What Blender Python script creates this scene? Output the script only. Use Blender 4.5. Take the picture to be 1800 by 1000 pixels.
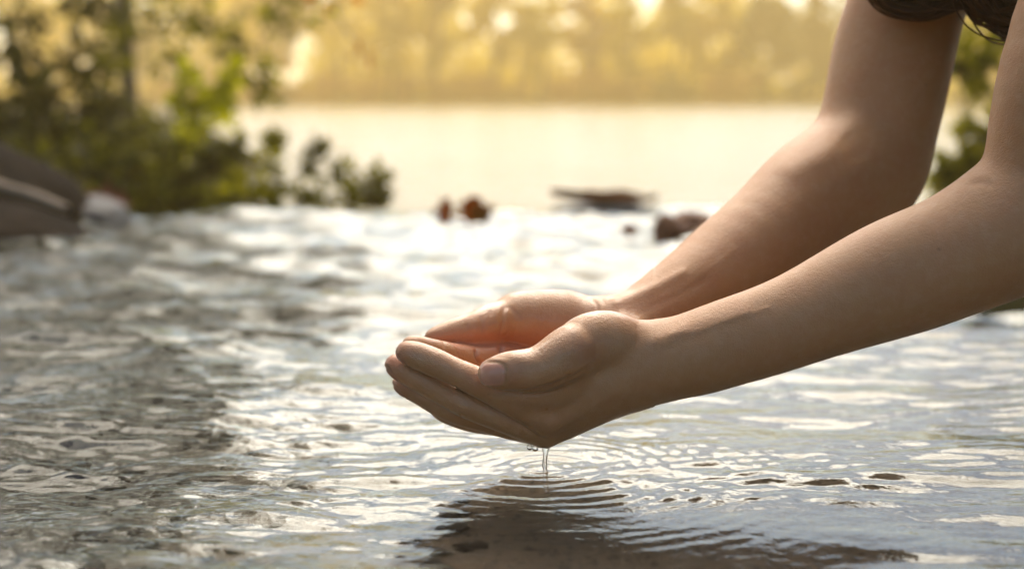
import bpy, math, random
import numpy as np
from mathutils import Vector, Matrix, Quaternion
random.seed(7); RNG = np.random.default_rng(7)
SC = bpy.context.scene
for o in list(bpy.data.objects): bpy.data.objects.remove(o)

# ------------------------------------------------------------------ camera
PHI = math.atan((500 - 165) / 2500.0)
CAMZ = 0.245
cam_d = bpy.data.cameras.new('camera'); cam = bpy.data.objects.new('camera', cam_d)
SC.collection.objects.link(cam); SC.camera = cam
cam.location = (0, 0, CAMZ); cam.rotation_euler = (math.pi/2 - PHI, 0, 0)
cam_d.lens = 50; cam_d.sensor_width = 36; cam_d.clip_start = 0.02; cam_d.clip_end = 2000
cam_d.dof.use_dof = True; cam_d.dof.focus_distance = 0.895; cam_d.dof.aperture_fstop = 4.0
cam_d.dof.aperture_blades = 0

# ------------------------------------------------------------------ world, sun, exposure
SUN_EL, SUN_AZ = math.radians(49), math.radians(-3)      # azimuth clockwise from +Y
world = bpy.data.worlds.new('World'); SC.world = world; world.use_nodes = True
wn = world.node_tree.nodes; wl = world.node_tree.links
sky = wn.new('ShaderNodeTexSky'); sky.sky_type = 'NISHITA'; sky.sun_disc = False
sky.sun_elevation = SUN_EL; sky.sun_rotation = SUN_AZ
sky.air_density = 1.0; sky.dust_density = 1.3; sky.ozone_density = 1.0; sky.altitude = 50
bg = wn['Background']; bg.inputs['Strength'].default_value = 0.15
wl.new(sky.outputs[0], bg.inputs[0])
sun_d = bpy.data.lights.new('sun', 'SUN'); sun_d.energy = 3.4; sun_d.angle = math.radians(60)
sun_d.color = (1.0, 0.82, 0.62)
sun = bpy.data.objects.new('sun', sun_d); SC.collection.objects.link(sun)
sdir = Vector((math.sin(SUN_AZ)*math.cos(SUN_EL), math.cos(SUN_AZ)*math.cos(SUN_EL), math.sin(SUN_EL)))
sun.rotation_euler = (-sdir).to_track_quat('-Z', 'Y').to_euler(); sun.location = (0, 0, 30)
SC.view_settings.view_transform = 'Standard'; SC.view_settings.look = 'None'
SC.view_settings.exposure = 0.95; SC.view_settings.gamma = 1.0
SC.view_settings.use_curve_mapping = False
SC.render.engine = 'CYCLES'
cy = SC.cycles
cy.use_denoising = True; cy.denoiser = 'OPENIMAGEDENOISE'
cy.max_bounces = 10; cy.transmission_bounces = 8; cy.transparent_max_bounces = 8; cy.volume_bounces = 1
cy.sample_clamp_indirect = 6.0; cy.sample_clamp_direct = 0
cy.use_adaptive_sampling = False

# ------------------------------------------------------------------ helpers
CP, SP = math.cos(PHI), math.sin(PHI)
def P(px, py, d):
    """point at pixel (px, py) of the 1800x1000 photograph, d metres deep"""
    u = (px - 900) / 2500.0 * d; v = (500 - py) / 2500.0 * d
    return np.array([u, d*CP + v*SP, CAMZ - d*SP + v*CP])
def G(px, py, z=0.0):
    """point of the plane at height z seen at pixel (px, py)"""
    k = (500 - py) / 2500.0
    d = (z - CAMZ) / (-SP + k*CP)
    return P(px, py, d)
def to_px(V):
    X = V[:, 0]; Y = V[:, 1]; Z = V[:, 2] - CAMZ
    d = Y*CP - Z*SP; v = Y*SP + Z*CP
    return 900 + X/d*2500, 500 - v/d*2500, d

def link(o): SC.collection.objects.link(o); return o
def tag(o, label=None, cat=None, group=None, kind=None):
    if label: o['label'] = label
    if cat: o['category'] = cat
    if group: o['group'] = group
    if kind: o['kind'] = kind
    return o
def np_mesh(name, V, F, smooth=True):
    V = np.asarray(V, np.float32); F = np.asarray(F, np.int32)
    me = bpy.data.meshes.new(name); n = F.shape[1]
    me.vertices.add(len(V)); me.vertices.foreach_set('co', V.ravel())
    me.loops.add(F.size); me.loops.foreach_set('vertex_index', F.ravel())
    me.polygons.add(len(F))
    me.polygons.foreach_set('loop_start', np.arange(0, F.size, n, dtype=np.int32))
    me.polygons.foreach_set('loop_total', np.full(len(F), n, np.int32))
    me.update(calc_edges=True)
    if smooth: me.polygons.foreach_set('use_smooth', np.ones(len(F), bool))
    return me
def mesh_obj(name, V, F, mat=None, parent=None, smooth=True):
    me = np_mesh(name, V, F, smooth); o = link(bpy.data.objects.new(name, me))
    if mat: me.materials.append(mat)
    if parent: o.parent = parent
    return o
def vattr(me, name, arr):
    a = me.attributes.new(name, 'FLOAT', 'POINT'); a.data.foreach_set('value', np.asarray(arr, np.float32))
def empty(name, loc=(0, 0, 0)):
    o = link(bpy.data.objects.new(name, None)); o.location = loc; o.empty_display_size = .1; return o

class M:
    """small node-tree builder"""
    def __init__(s, name):
        s.m = bpy.data.materials.new(name); s.m.use_nodes = True
        s.t = s.m.node_tree; s.t.nodes.clear(); s.out = s.t.nodes.new('ShaderNodeOutputMaterial')
    def n(s, typ, ins=None, **kw):
        nd = s.t.nodes.new('ShaderNode' + typ)
        for k, v in kw.items(): setattr(nd, k, v)
        for k, v in (ins or {}).items():
            if isinstance(v, bpy.types.NodeSocket): s.t.links.new(v, nd.inputs[k])
            else: nd.inputs[k].default_value = v
        return nd
    def surf(s, sock): s.t.links.new(sock, s.out.inputs['Surface'])
    def pos(s): return s.n('NewGeometry').outputs['Position']
    def noise(s, scale, detail=4, rough=.5, vec=None, dist=0.0):
        return s.n('TexNoise', {'Vector': vec or s.pos(), 'Scale': scale, 'Detail': detail, 'Roughness': rough, 'Distortion': dist}).outputs['Fac']
    def ramp(s, fac, stops):
        r = s.n('ValToRGB', {'Fac': fac}); e = r.color_ramp.elements
        while len(e) < len(stops): e.new(.5)
        for el, (p, c) in zip(e, stops): el.position = p; el.color = (*c, 1) if len(c) == 3 else c
        return r.outputs['Color']
    def mix(s, fac, a, b, blend='MIX'):
        nd = s.t.nodes.new('ShaderNodeMix'); nd.data_type = 'RGBA'; nd.blend_type = blend
        for i, v in ((0, fac), (6, a), (7, b)):
            if isinstance(v, bpy.types.NodeSocket): s.t.links.new(v, nd.inputs[i])
            else: nd.inputs[i].default_value = (*v, 1) if isinstance(v, tuple) and len(v) == 3 else v
        return nd.outputs[2]
    def math(s, op, a, b=0.0, clamp=False):
        nd = s.n('Math', operation=op, use_clamp=clamp)
        for i, v in ((0, a), (1, b)):
            if isinstance(v, bpy.types.NodeSocket): s.t.links.new(v, nd.inputs[i])
            else: nd.inputs[i].default_value = v
        return nd.outputs[0]
    def attr(s, name): return s.n('Attribute', attribute_name=name).outputs['Fac']
    def bump(s, h, strength, dist, normal=None):
        ins = {'Height': h, 'Strength': strength, 'Distance': dist}
        if normal: ins['Normal'] = normal
        return s.n('Bump', ins).outputs[0]

def rock_mat(name, a, b, c, wet=.35, scale=8, spec=.5):
    m = M(name)
    n1 = m.noise(scale, 8, .65); n2 = m.noise(scale*6, 6, .6)
    col = m.ramp(n1, [(.32, a), (.5, b), (.7, c)])
    col = m.mix(m.math('MULTIPLY', n2, .5), col, tuple(x*.5 for x in a))
    bp = m.bump(m.noise(scale*9, 8, .7), .6, .01)
    m.surf(m.n('BsdfPrincipled', {'Base Color': col, 'Roughness': wet, 'Normal': bp, 'Specular IOR Level': spec}).outputs[0])
    return m.m
def leaf_mat(name, dark, mid, light, trans=.5, tcol=None, rough=.45):
    m = M(name); r = m.attr('leaf_tone')
    col = m.ramp(r, [(.0, dark), (.5, mid), (1., light)])
    vein = m.noise(60, 3, .5); col = m.mix(m.math('MULTIPLY', vein, .25), col, tuple(x*.6 for x in dark))
    pb = m.n('BsdfPrincipled', {'Base Color': col, 'Roughness': rough, 'Specular IOR Level': .12})
    tc = m.mix(1.0, col, tcol or (1., 1., .6), 'MULTIPLY')
    tr = m.n('BsdfTranslucent', {'Color': tc})
    m.surf(m.n('MixShader', {0: trans, 1: pb.outputs[0], 2: tr.outputs[0]}).outputs[0])
    return m.m
def bark_mat(name, a, b):
    m = M(name)
    mp = m.n('Mapping', {'Vector': m.pos(), 'Scale': (14, 14, 3)}).outputs[0]
    n1 = m.noise(1.5, 7, .65, mp)
    m.surf(m.n('BsdfPrincipled', {'Base Color': m.ramp(n1, [(.3, a), (.7, b)]), 'Roughness': .85,
                                   'Normal': m.bump(n1, .7, .02)}).outputs[0])
    return m.m

# ------------------------------------------------------------------ random height fields
def field(n, size, lmin, lmax, power=-3.0, aniso=1.0, seed=0, rms_slope=1.0, peak=None):
    """periodic gaussian random field (n x n over size m); wavelengths lmin..lmax; unit rms slope"""
    r = np.random.default_rng(seed)
    f = np.fft.fftfreq(n, d=size/n); KX, KY = np.meshgrid(f, f, indexing='ij')
    K = np.sqrt((KX/aniso)**2 + KY**2) + 1e-9; KK = np.sqrt(KX**2 + KY**2)
    A = np.where((K > 1/lmax) & (K < 1/lmin), K**(power/2 - .5), 0)
    A *= np.exp(-(K*lmin*1.0)**4*.3)
    W = np.fft.fft2(r.standard_normal((n, n))) * A
    h = np.real(np.fft.ifft2(W))
    gx = np.gradient(h, size/n, axis=0); gy = np.gradient(h, size/n, axis=1)
    return (h / math.sqrt((gx**2 + gy**2).mean()) * rms_slope).astype(np.float32)
def sample(h, size, x, y):
    n = h.shape[0]; u = (x/size*n) % n; v = (y/size*n) % n
    i = np.floor(u).astype(int); j = np.floor(v).astype(int); a = u - i; b = v - j
    i %= n; j %= n; i1 = (i+1) % n; j1 = (j+1) % n
    return h[i, j]*(1-a)*(1-b) + h[i1, j]*a*(1-b) + h[i, j1]*(1-a)*b + h[i1, j1]*a*b
def sstep(a, b, x):
    t = np.clip((x - a)/(b - a), 0, 1); return t*t*(3 - 2*t)
def graded(segs):
    """[(start, end, step0, step1), ...] -> increasing coordinates with a graded step"""
    out = [segs[0][0]]
    for a, b, s0, s1 in segs:
        while out[-1] < b - 1e-9:
            t = (out[-1] - a)/(b - a); out.append(out[-1] + s0 + (s1 - s0)*t)
        out[-1] = b
    return np.array(out)
def grid_faces(nx, ny):
    i, j = np.meshgrid(np.arange(nx-1), np.arange(ny-1), indexing='ij')
    a = (i*ny + j).ravel(); return np.stack([a, a+ny, a+ny+1, a+1], 1)

LIP = 2.95           # the stream runs over a stone lip here
LAKE_Z = -0.20
FAR = 55.0           # far shore
DRIP = G(958, 826)   # where the trickle meets the water

# ------------------------------------------------------------------ stream bed and water
def lip_y(x): return LIP + .10*(x + .5)*1.0 + .02*np.sin(7*x)
fB = field(512, 4.0, .05, 1.2, -3.2, seed=3)
xs = graded([(-3.2, -1.3, .06, .02), (-1.3, .95, .02, .02), (.95, 3.5, .02, .08)])
ys = graded([(-.6, .6, .05, .02), (.6, 3.4, .015, .03)])
X, Y = np.meshgrid(xs, ys, indexing='ij')
Z = -.055 + .06*sample(fB, 4, X, Y)*.25
Z = Z - .25*sstep(lip_y(X)+.03, lip_y(X)+.12, Y)
m = M('riverbed')
n1 = m.noise(5, 5, .6); n2 = m.noise(160, 6, .65); n3 = m.noise(28, 5, .6)
vor = m.n('TexVoronoi', {'Vector': m.pos(), 'Scale': 210.0}); 
col = m.ramp(n1, [(.35, (.165, .105, .066)), (.55, (.23, .15, .098)), (.72, (.30, .205, .14))])
col = m.mix(m.ramp(n2, [(.52, (0, 0, 0)), (.68, (1, 1, 1))]), col, (.055, .042, .034))
col = m.mix(m.math('MULTIPLY', m.ramp(n3, [(.5, (0, 0, 0)), (.7, (1, 1, 1))]), .35), col, (.24, .19, .15))
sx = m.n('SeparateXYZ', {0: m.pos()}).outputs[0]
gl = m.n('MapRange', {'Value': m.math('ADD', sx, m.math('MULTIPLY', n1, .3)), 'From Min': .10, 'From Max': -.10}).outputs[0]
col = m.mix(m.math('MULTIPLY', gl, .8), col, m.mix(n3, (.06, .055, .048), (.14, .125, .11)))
spk = m.ramp(vor.outputs['Distance'], [(.05, (1, 1, 1)), (.16, (0, 0, 0))])
spk2 = m.math('MULTIPLY', spk, m.ramp(m.n('SeparateColor', {0: vor.outputs['Color']}).outputs[0], [(.80, (0, 0, 0)), (.86, (1, 1, 1))]))
col = m.mix(spk2, col, (.34, .19, .10))
m.surf(m.n('BsdfPrincipled', {'Base Color': col, 'Roughness': .8, 'Normal': m.bump(n2, .8, .004)}).outputs[0])
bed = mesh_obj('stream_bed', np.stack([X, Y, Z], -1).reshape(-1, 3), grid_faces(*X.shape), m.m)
tag(bed, 'brown silty slab of the stream bed under shallow water', kind='structure')

def water_height(X, Y):
    fs = field(1024, 3.0, .045, .45, -3.4, aniso=1.0, seed=11)      # gentle swell
    fm = field(1024, 1.6, .018, .10, -3.0, seed=12)                 # medium ripples
    ff = field(1024, .8, .0065, .035, -2.6, seed=13)                # riffle
    wx = X + .05*np.sin(3.1*Y + 1) + .03*np.sin(7*X); wy = Y + .04*np.sin(2.7*X + .5)
    # turbulence grows to the left and away from the calm lee by the hands
    left = sstep(.05, -.45, X + .18*(Y - .9)) 
    calm = np.exp(-((((X - .07)/.20)**2 + ((Y - .775)/.085)**2)**1.5))
    farm = sstep(1.1, 1.9, Y)
    patch = .65 + .7*sstep(-1, 1, sample(fs, 3.0, X*1.7+.4, Y*1.7)*40)
    right = sstep(.15, .5, X)
    h = sample(fs, 3.0, wx*.6, wy)*(.068 + .09*left + .08*farm - .02*right)*(1 - .90*calm)
    h += sample(fm, 1.6, wx*.45, wy*1.2)*(.050 + .08*left*patch + .15*farm + .030*right)*(1 - .84*calm)
    near = sstep(2.2, 1.2, Y)
    h += sample(ff, .8, wx*.36, wy)*(.026 + .032*patch + .28*left*patch + .07*right)*(1 - .8*calm)*near
    # rings from the trickle
    dx = X - DRIP[0]; dy = Y - DRIP[1]; r = np.sqrt(dx*dx + dy*dy)
    ph = 2*math.pi*(r/(.0105 + .010*r)) + .8*np.sin(3*np.arctan2(dy, dx)) + sample(fs, 3.0, X, Y)*60
    h += .00034*np.cos(ph)*np.exp(-r/.07)*sstep(.002, .012, r)*(1 + 1.3*sstep(0, .06, dx))*(.5 + 1.0*sstep(-1, 1, sample(fm, 1.6, X, Y)*400))
    ph2 = 2*math.pi*((dx*.35 - dy)/.017) + 5*np.sin(9*X)            # diagonal train right of the hands
    h += .00024*np.cos(ph2)*np.exp(-(((X - .14)/.10)**2 + ((Y - .91)/.06)**2))*(.4 + sstep(-1, 1, sample(fm, 1.6, X+.3, Y)*400))
    return h
xs = graded([(-3.2, -.55, .05, .006), (-.55, -.42, .006, .0024), (-.42, .46, .0024, .0024), (.46, 1.1, .0024, .012), (1.1, 3.4, .012, .08)])
ys = graded([(-.6, .62, .05, .004), (.62, 1.2, .0019, .0026), (1.2, 3.6, .0026, .02)])
X, Y = np.meshgrid(xs, ys, indexing='ij')
Z = water_height(X, Y)
over = Y - lip_y(X)
Z = Z*(1 - sstep(.0, .1, over)) - .21*sstep(-.02, .16, over)**1.5
def water_mat(name, tint, bumps, rough=0.0):
    m = M(name); nrm = None
    for sc, st, di in bumps:
        nrm = m.bump(m.noise(sc, 3, .5, dist=.6), st, di, nrm)
    ins = {'Roughness': rough, 'IOR': 1.333, 'Color': (*tint, 1)}
    if nrm: ins['Normal'] = nrm
    m.surf(m.n('BsdfGlass', ins).outputs[0]); return m.m
wm = water_mat('stream_water', (.90, .975, .97), [(70, .25, .002), (230, .22, .0006)])
wat = mesh_obj('stream_water', np.stack([X, Y, Z], -1).reshape(-1, 3), grid_faces(*X.shape), wm)
tag(wat, 'clear rippling stream water running over the brown bed', kind='structure')

# lake beyond the lip
xs = graded([(-60, -6, 4, .5), (-6, 6, .12, .12), (6, 60, .5, 4)])
ys = graded([(2.9, 12, .05, .25), (12, FAR + 3, .25, 2)])
X, Y = np.meshgrid(xs, ys, indexing='ij')
fl = field(512, 8.0, .35, 3.0, -3.0, seed=21)
Z = LAKE_Z + sample(fl, 8, X, Y)*.03*sstep(3, 6, Y)
m = M('lake_water')
mp = m.n('Mapping', {'Vector': m.pos(), 'Scale': (.6, 1, 1)}).outputs[0]
nb = m.bump(m.noise(5, 4, .55, mp), .45, .07)
m.surf(m.n('BsdfPrincipled', {'Base Color': (.20, .175, .055, 1), 'Roughness': .26, 'IOR': 1.333, 'Normal': nb}).outputs[0])
lake = mesh_obj('lake_water', np.stack([X, Y, Z], -1).reshape(-1, 3), grid_faces(*X.shape), m.m)
tag(lake, 'bright hazy lake stretching to the far wooded shore', kind='structure')

# ground sheet to the horizon with a raised far bank
gm = M('soil')
n1 = gm.noise(.8, 8, .6); n2 = gm.noise(12, 6, .6)
gc = gm.mix(gm.math('MULTIPLY', n2, .6), gm.ramp(n1, [(.35, (.09, .07, .04)), (.6, (.10, .11, .045))]), (.05, .055, .022))
gm.surf(gm.n('BsdfPrincipled', {'Base Color': gm.mix(1.0, gc, (.45, .42, .40), 'MULTIPLY'), 'Roughness': 1.0, 'Specular IOR Level': .02, 'Normal': gm.bump(n2, .6, .03)}).outputs[0])
xs = graded([(-500, -10, 40, 2), (-10, 10, 1, 1), (10, 500, 2, 40)])
ys = graded([(-200, -6, 20, 2), (-6, 50, 1, 2), (50, 64, 1, 1), (64, 900, 3, 60)])
X, Y = np.meshgrid(xs, ys, indexing='ij')
Z = np.full(X.shape, -.9) + 1.0*sstep(FAR-1.5, FAR+3, Y + .6*np.sin(X*.35)) + 2.5*sstep(70, 300, Y)
Z += 1.2*sstep(-2, -8, Y)
ground = mesh_obj('ground', np.stack([X, Y, Z], -1).reshape(-1, 3), grid_faces(*X.shape), gm.m)
tag(ground, 'earthy ground rising to the wooded bank across the lake', kind='structure')
# near bank on the right
xs = graded([(.30, 4.5, .03, .12)]); ys = graded([(1.35, 6.5, .03, .15)])
X, Y = np.meshgrid(xs, ys, indexing='ij')
nb = sample(fB, 4, X, Y)
edge = X - .37 - .33*(Y - 1.55) - .04*np.sin(3*Y)
edge = np.minimum(edge, (Y - 1.50)*1.2)
Z = -.34 + .37*sstep(-.25, .25, edge) + .10*sstep(.3, 2, edge) + nb*.05*sstep(0, .2, edge)
bank = mesh_obj('bank', np.stack([X, Y, Z], -1).reshape(-1, 3), grid_faces(*X.shape), gm.m)
tag(bank, 'low earthy bank on the right behind the arms', kind='structure')

# ------------------------------------------------------------------ signed distance modelling
def catmull(pts, sub):
    pts = np.asarray(pts, float)
    if len(pts) < 3 or sub < 2: return pts
    q = np.vstack([2*pts[0]-pts[1], pts, 2*pts[-1]-pts[-2]]); out = []
    for i in range(1, len(q)-2):
        for t in np.arange(sub)/sub:
            a, b, c, d = q[i-1], q[i], q[i+1], q[i+2]
            out.append(.5*((2*b) + (-a+c)*t + (2*a-5*b+4*c-d)*t*t + (-a+3*b-3*c+d)*t**3))
    out.append(q[-2]); return np.array(out)
def chain(st, sub=3, px=True):
    """stations (px, py, depth, r_px) or (x, y, z, r) -> list of round segments"""
    if px: st = [(*P(a, b, c), r*c/2500.0) for a, b, c, r in st]
    q = catmull(st, sub)
    return [(q[i, :3], q[i+1, :3], q[i, 3], q[i+1, 3]) for i in range(len(q)-1)]
def seg_d(p, s):
    a, b, ra, rb = s; ba = b - a; pa = p - a
    h = np.clip((pa @ ba)/max(ba @ ba, 1e-12), 0, 1)
    return np.linalg.norm(pa - h[:, None]*ba, axis=1) - (ra + (rb - ra)*h)
def smin(a, b, k):
    if k <= 0: return np.minimum(a, b)
    h = np.maximum(k - np.abs(a - b), 0)/k
    return np.minimum(a, b) - h*h*h*k/6.0
class Grp:
    def __init__(s, segs, k):
        s.segs = segs; s.k = k
        s.c = np.array([(x[0]+x[1])/2 for x in segs])
        s.R = np.array([np.linalg.norm(x[1]-x[0])/2 + max(x[2], x[3]) for x in segs])
    def near(s, c, R): return np.linalg.norm(s.c - c, axis=1) - s.R < R + .02
    def d(s, p, c, R):
        out = None
        for i in np.nonzero(s.near(c, R))[0]:
            v = seg_d(p, s.segs[i]); out = v if out is None else smin(out, v, s.k)
        return np.full(len(p), .5) if out is None else out
class Ell:
    """ellipsoid: centre, rotation columns (3x3), radii"""
    def __init__(s, c, A, r): s.c0 = np.array(c, float); s.A = np.array(A, float); s.r = np.array(r, float)
    def d(s, p, c, R):
        if np.linalg.norm(s.c0 - c) - s.r.max() > R + .02: return np.full(len(p), .5)
        q = (p - s.c0) @ s.A; k0 = np.linalg.norm(q/s.r, axis=1); k1 = np.linalg.norm(q/s.r**2, axis=1)
        return k0*(k0 - 1)/np.maximum(k1, 1e-9)
def surface_net(fn, gx, gy, gz, B=12):
    nx, ny, nz = len(gx), len(gy), len(gz)
    V = np.full((nx, ny, nz), 1.0, np.float32)
    for i in range(0, nx, B):
        for j in range(0, ny, B):
            for k in range(0, nz, B):
                i1, j1, k1 = min(i+B, nx), min(j+B, ny), min(k+B, nz)
                lo = np.array([gx[i], gy[j], gz[k]]); hi = np.array([gx[min(i1, nx-1)], gy[min(j1, ny-1)], gz[min(k1, nz-1)]])
                c = (lo+hi)/2; R = np.linalg.norm(hi-lo)/2
                dc = fn(c[None, :], c, R)[0]
                if dc > R*1.15 + .004: continue
                if dc < -(R*1.6 + .012): V[i:i1, j:j1, k:k1] = -1; continue
                g = np.stack(np.meshgrid(gx[i:i1], gy[j:j1], gz[k:k1], indexing='ij'), -1).reshape(-1, 3)
                V[i:i1, j:j1, k:k1] = fn(g, c, R).reshape(i1-i, j1-j, k1-k)
    S = V < 0
    cnt = sum(S[a:nx-1+a, b:ny-1+b, c:nz-1+c].astype(np.int8) for a in (0, 1) for b in (0, 1) for c in (0, 1))
    ci, cj, ck = np.nonzero((cnt > 0) & (cnt < 8))
    idx = np.full((nx-1, ny-1, nz-1), -1, np.int32); idx[ci, cj, ck] = np.arange(len(ci))
    acc = np.zeros((len(ci), 3)); num = np.zeros(len(ci)); gs = (gx, gy, gz)
    corners = [(a, b, c) for a in (0, 1) for b in (0, 1) for c in (0, 1)]
    for c0 in corners:
        for ax in range(3):
            if c0[ax]: continue
            c1 = list(c0); c1[ax] = 1
            v0 = V[ci+c0[0], cj+c0[1], ck+c0[2]]; v1 = V[ci+c1[0], cj+c1[1], ck+c1[2]]
            mk = (v0 < 0) != (v1 < 0); t = np.where(mk, v0/np.where(mk, v0-v1, 1), 0)
            p0 = np.stack([gx[ci+c0[0]], gy[cj+c0[1]], gz[ck+c0[2]]], 1)
            p1 = np.stack([gx[ci+c1[0]], gy[cj+c1[1]], gz[ck+c1[2]]], 1)
            acc += np.where(mk[:, None], p0 + (p1-p0)*t[:, None], 0); num += mk
    VV = acc/num[:, None]; F = []
    for ax, (u, w) in enumerate(((1, 2), (2, 0), (0, 1))):
        sl0 = [slice(None)]*3; sl1 = [slice(None)]*3; sl0[ax] = slice(0, -1); sl1[ax] = slice(1, None)
        A = S[tuple(sl0)]; Bm = S[tuple(sl1)]; e = np.nonzero(A != Bm); ins = A[e]
        e = np.stack(e, 1); ok = (e[:, u] > 0) & (e[:, w] > 0) & (e[:, u] < (nx, ny, nz)[u]-1) & (e[:, w] < (nx, ny, nz)[w]-1)
        e = e[ok]; ins = ins[ok]; q = []
        for du, dw in ((-1, -1), (0, -1), (0, 0), (-1, 0)):
            c = e.copy(); c[:, u] += du; c[:, w] += dw; q.append(idx[c[:, 0], c[:, 1], c[:, 2]])
        q = np.stack(q, 1); q[~ins] = q[~ins][:, ::-1]; F.append(q)
    F = np.vstack(F); return VV, F[(F >= 0).all(1)]
def smooth_mesh(V, F, it=2, lam=.5):
    E = np.vstack([F[:, [0, 1]], F[:, [1, 2]], F[:, [2, 3]], F[:, [3, 0]]])
    for _ in range(it):
        S = np.zeros_like(V); C = np.zeros(len(V))
        for a, b in ((0, 1), (1, 0)):
            for ax in range(3): S[:, ax] += np.bincount(E[:, a], V[E[:, b], ax], len(V))
            C += np.bincount(E[:, a], minlength=len(V))
        V = V + lam*(S/np.maximum(C, 1)[:, None] - V)
    return V
def normals(V, F):
    n = np.cross(V[F[:, 2]]-V[F[:, 0]], V[F[:, 3]]-V[F[:, 1]]); N = np.zeros_like(V)
    for c in range(4):
        for ax in range(3): N[:, ax] += np.bincount(F[:, c], n[:, ax], len(V))
    return N/np.maximum(np.linalg.norm(N, axis=1), 1e-12)[:, None]
def poly_dist(px, py, poly):
    d = np.full(len(px), 1e9); T = np.zeros(len(px)); L = 0
    for (x0, y0), (x1, y1) in zip(poly[:-1], poly[1:]):
        bx, by = x1-x0, y1-y0; l2 = bx*bx+by*by
        h = np.clip(((px-x0)*bx + (py-y0)*by)/l2, 0, 1)
        dd = np.hypot(px-x0-h*bx, py-y0-h*by); mk = dd < d
        d = np.where(mk, dd, d); T = np.where(mk, L + h*math.sqrt(l2), T); L += math.sqrt(l2)
    return d, T/L

# ------------------------------------------------------------------ the person
# left hand (near the camera); stations are (px, py, depth, radius px)
L_index = chain([(714, 618, .894, 17.5), (735, 625, .892, 20.5), (765, 637, .890, 22), (800, 653, .888, 22), (838, 670, .886, 25), (895, 699, .887, 27), (962, 732, .892, 33)])
L_middle = chain([(695, 641, .907, 17.5), (716, 652, .905, 20.5), (745, 669, .902, 21.5), (785, 691, .899, 22), (824, 709, .897, 25.5), (885, 732, .898, 26), (957, 752, .904, 34)])
L_ring = chain([(706, 673, .918, 15.5), (722, 680, .916, 18), (745, 693, .914, 19), (780, 713, .912, 20), (818, 726, .911, 22), (875, 742, .913, 22), (945, 752, .918, 30)])
L_pinky = chain([(769, 715, .928, 14), (785, 724, .928, 16), (812, 734, .927, 17), (842, 740, .926, 18.5), (885, 745, .928, 20), (935, 748, .932, 27)])
L_thumb = chain([(862, 656, .866, 21), (873, 655, .866, 25), (893, 652, .867, 31), (920, 652, .868, 35), (945, 650, .869, 37), (980, 634, .872, 43), (1008, 617, .876, 48)])
L_thenar = chain([(960, 668, .884, 30), (985, 650, .884, 38), (1005, 630, .882, 44), (1030, 606, .884, 48), (1066, 600, .888, 50), (1100, 614, .894, 50), (1140, 634, .898, 62)])
L_palm = [s for st in (
    [(1150, 640, .900, 66), (1060, 668, .894, 50), (962, 732, .893, 33)],
    [(1145, 645, .904, 62), (1050, 690, .901, 50), (958, 752, .905, 33)],
    [(1140, 650, .912, 54), (1045, 695, .915, 44), (948, 750, .918, 31)],
    [(1140, 650, .918, 48), (1045, 688, .929, 38), (938, 746, .932, 27)],
    [(1010, 662, .887, 42), (940, 688, .884, 30), (893, 688, .886, 25)]) for s in chain(st, 3)]
L_fore = chain([(1120, 640, .901, 60), (1160, 634, .900, 68), (1210, 626, .899, 71), (1290, 598, .897, 73.5), (1390, 564, .895, 82), (1500, 520, .893, 93), (1600, 478, .892, 104),
                (1695, 440, .890, 108), (1790, 400, .885, 112)], 3)
L_upper = chain([(1755, 405, .887, 100), (1835, 330, .880, 106), (1852, 230, .872, 106), (1876, 120, .866, 112), (1950, -80, .86, 122), (2060, -260, .86, 140), (2140, -360, .87, 150)], 3)
# right hand (far)
R_index = chain([(722, 607, .912, 15.5), (742, 611, .918, 17.5), (770, 618, .928, 19), (800, 625, .940, 20), (835, 631, .952, 22), (876, 630, .968, 26), (930, 640, .988, 32)])
R_middle = chain([(712, 634, .921, 15), (745, 645, .930, 18), (785, 654, .940, 19), (825, 660, .950, 21), (872, 668, .965, 22), (925, 682, .980, 28)])
R_ring = chain([(722, 664, .929, 14), (750, 682, .934, 17), (790, 696, .941, 18), (825, 703, .948, 20), (875, 706, .958, 21), (928, 708, .970, 27)])
R_pinky = chain([(772, 714, .942, 13), (800, 728, .944, 15), (830, 738, .947, 17), (860, 744, .950, 18), (895, 742, .955, 19), (932, 732, .960, 24)])
R_thumb = chain([(757, 592, .945, 11), (775, 589, .949, 17), (805, 583, .955, 23), (838, 577, .963, 28.5), (865, 568, .973, 33), (893, 564, .984, 33)])
R_thenar = chain([(905, 562, .988, 45), (940, 563, .992, 49), (990, 566, .994, 53), (1030, 578, .992, 51), (1085, 575, .988, 50)])
R_palm = [s for st in (
    [(1100, 580, .987, 50), (1010, 606, .994, 42), (925, 650, .992, 29)],
    [(1100, 590, .984, 48), (1010, 635, .988, 40), (928, 682, .984, 29)],
    [(1100, 595, .975, 44), (1015, 655, .972, 38), (930, 708, .970, 27)],
    [(1100, 590, .968, 40), (1015, 655, .956, 34), (932, 732, .960, 24)]) for s in chain(st, 3)]
R_fore = chain([(1060, 575, .988, 50), (1106, 573, .987, 55), (1150, 548, .995, 59), (1203, 515, 1.010, 68), (1265, 478, 1.03, 79), (1345, 418, 1.055, 91), (1412, 364, 1.08, 101),
                (1468, 325, 1.10, 104), (1522, 292, 1.12, 102)], 3)
R_upper = chain([(1515, 300, 1.12, 98), (1538, 240, 1.12, 100), (1551, 180, 1.12, 101), (1570, 100, 1.12, 102.5), (1598, 0, 1.12, 103), (1640, -160, 1.12, 106), (1690, -330, 1.12, 112), (1740, -430, 1.12, 120)], 3)

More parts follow.
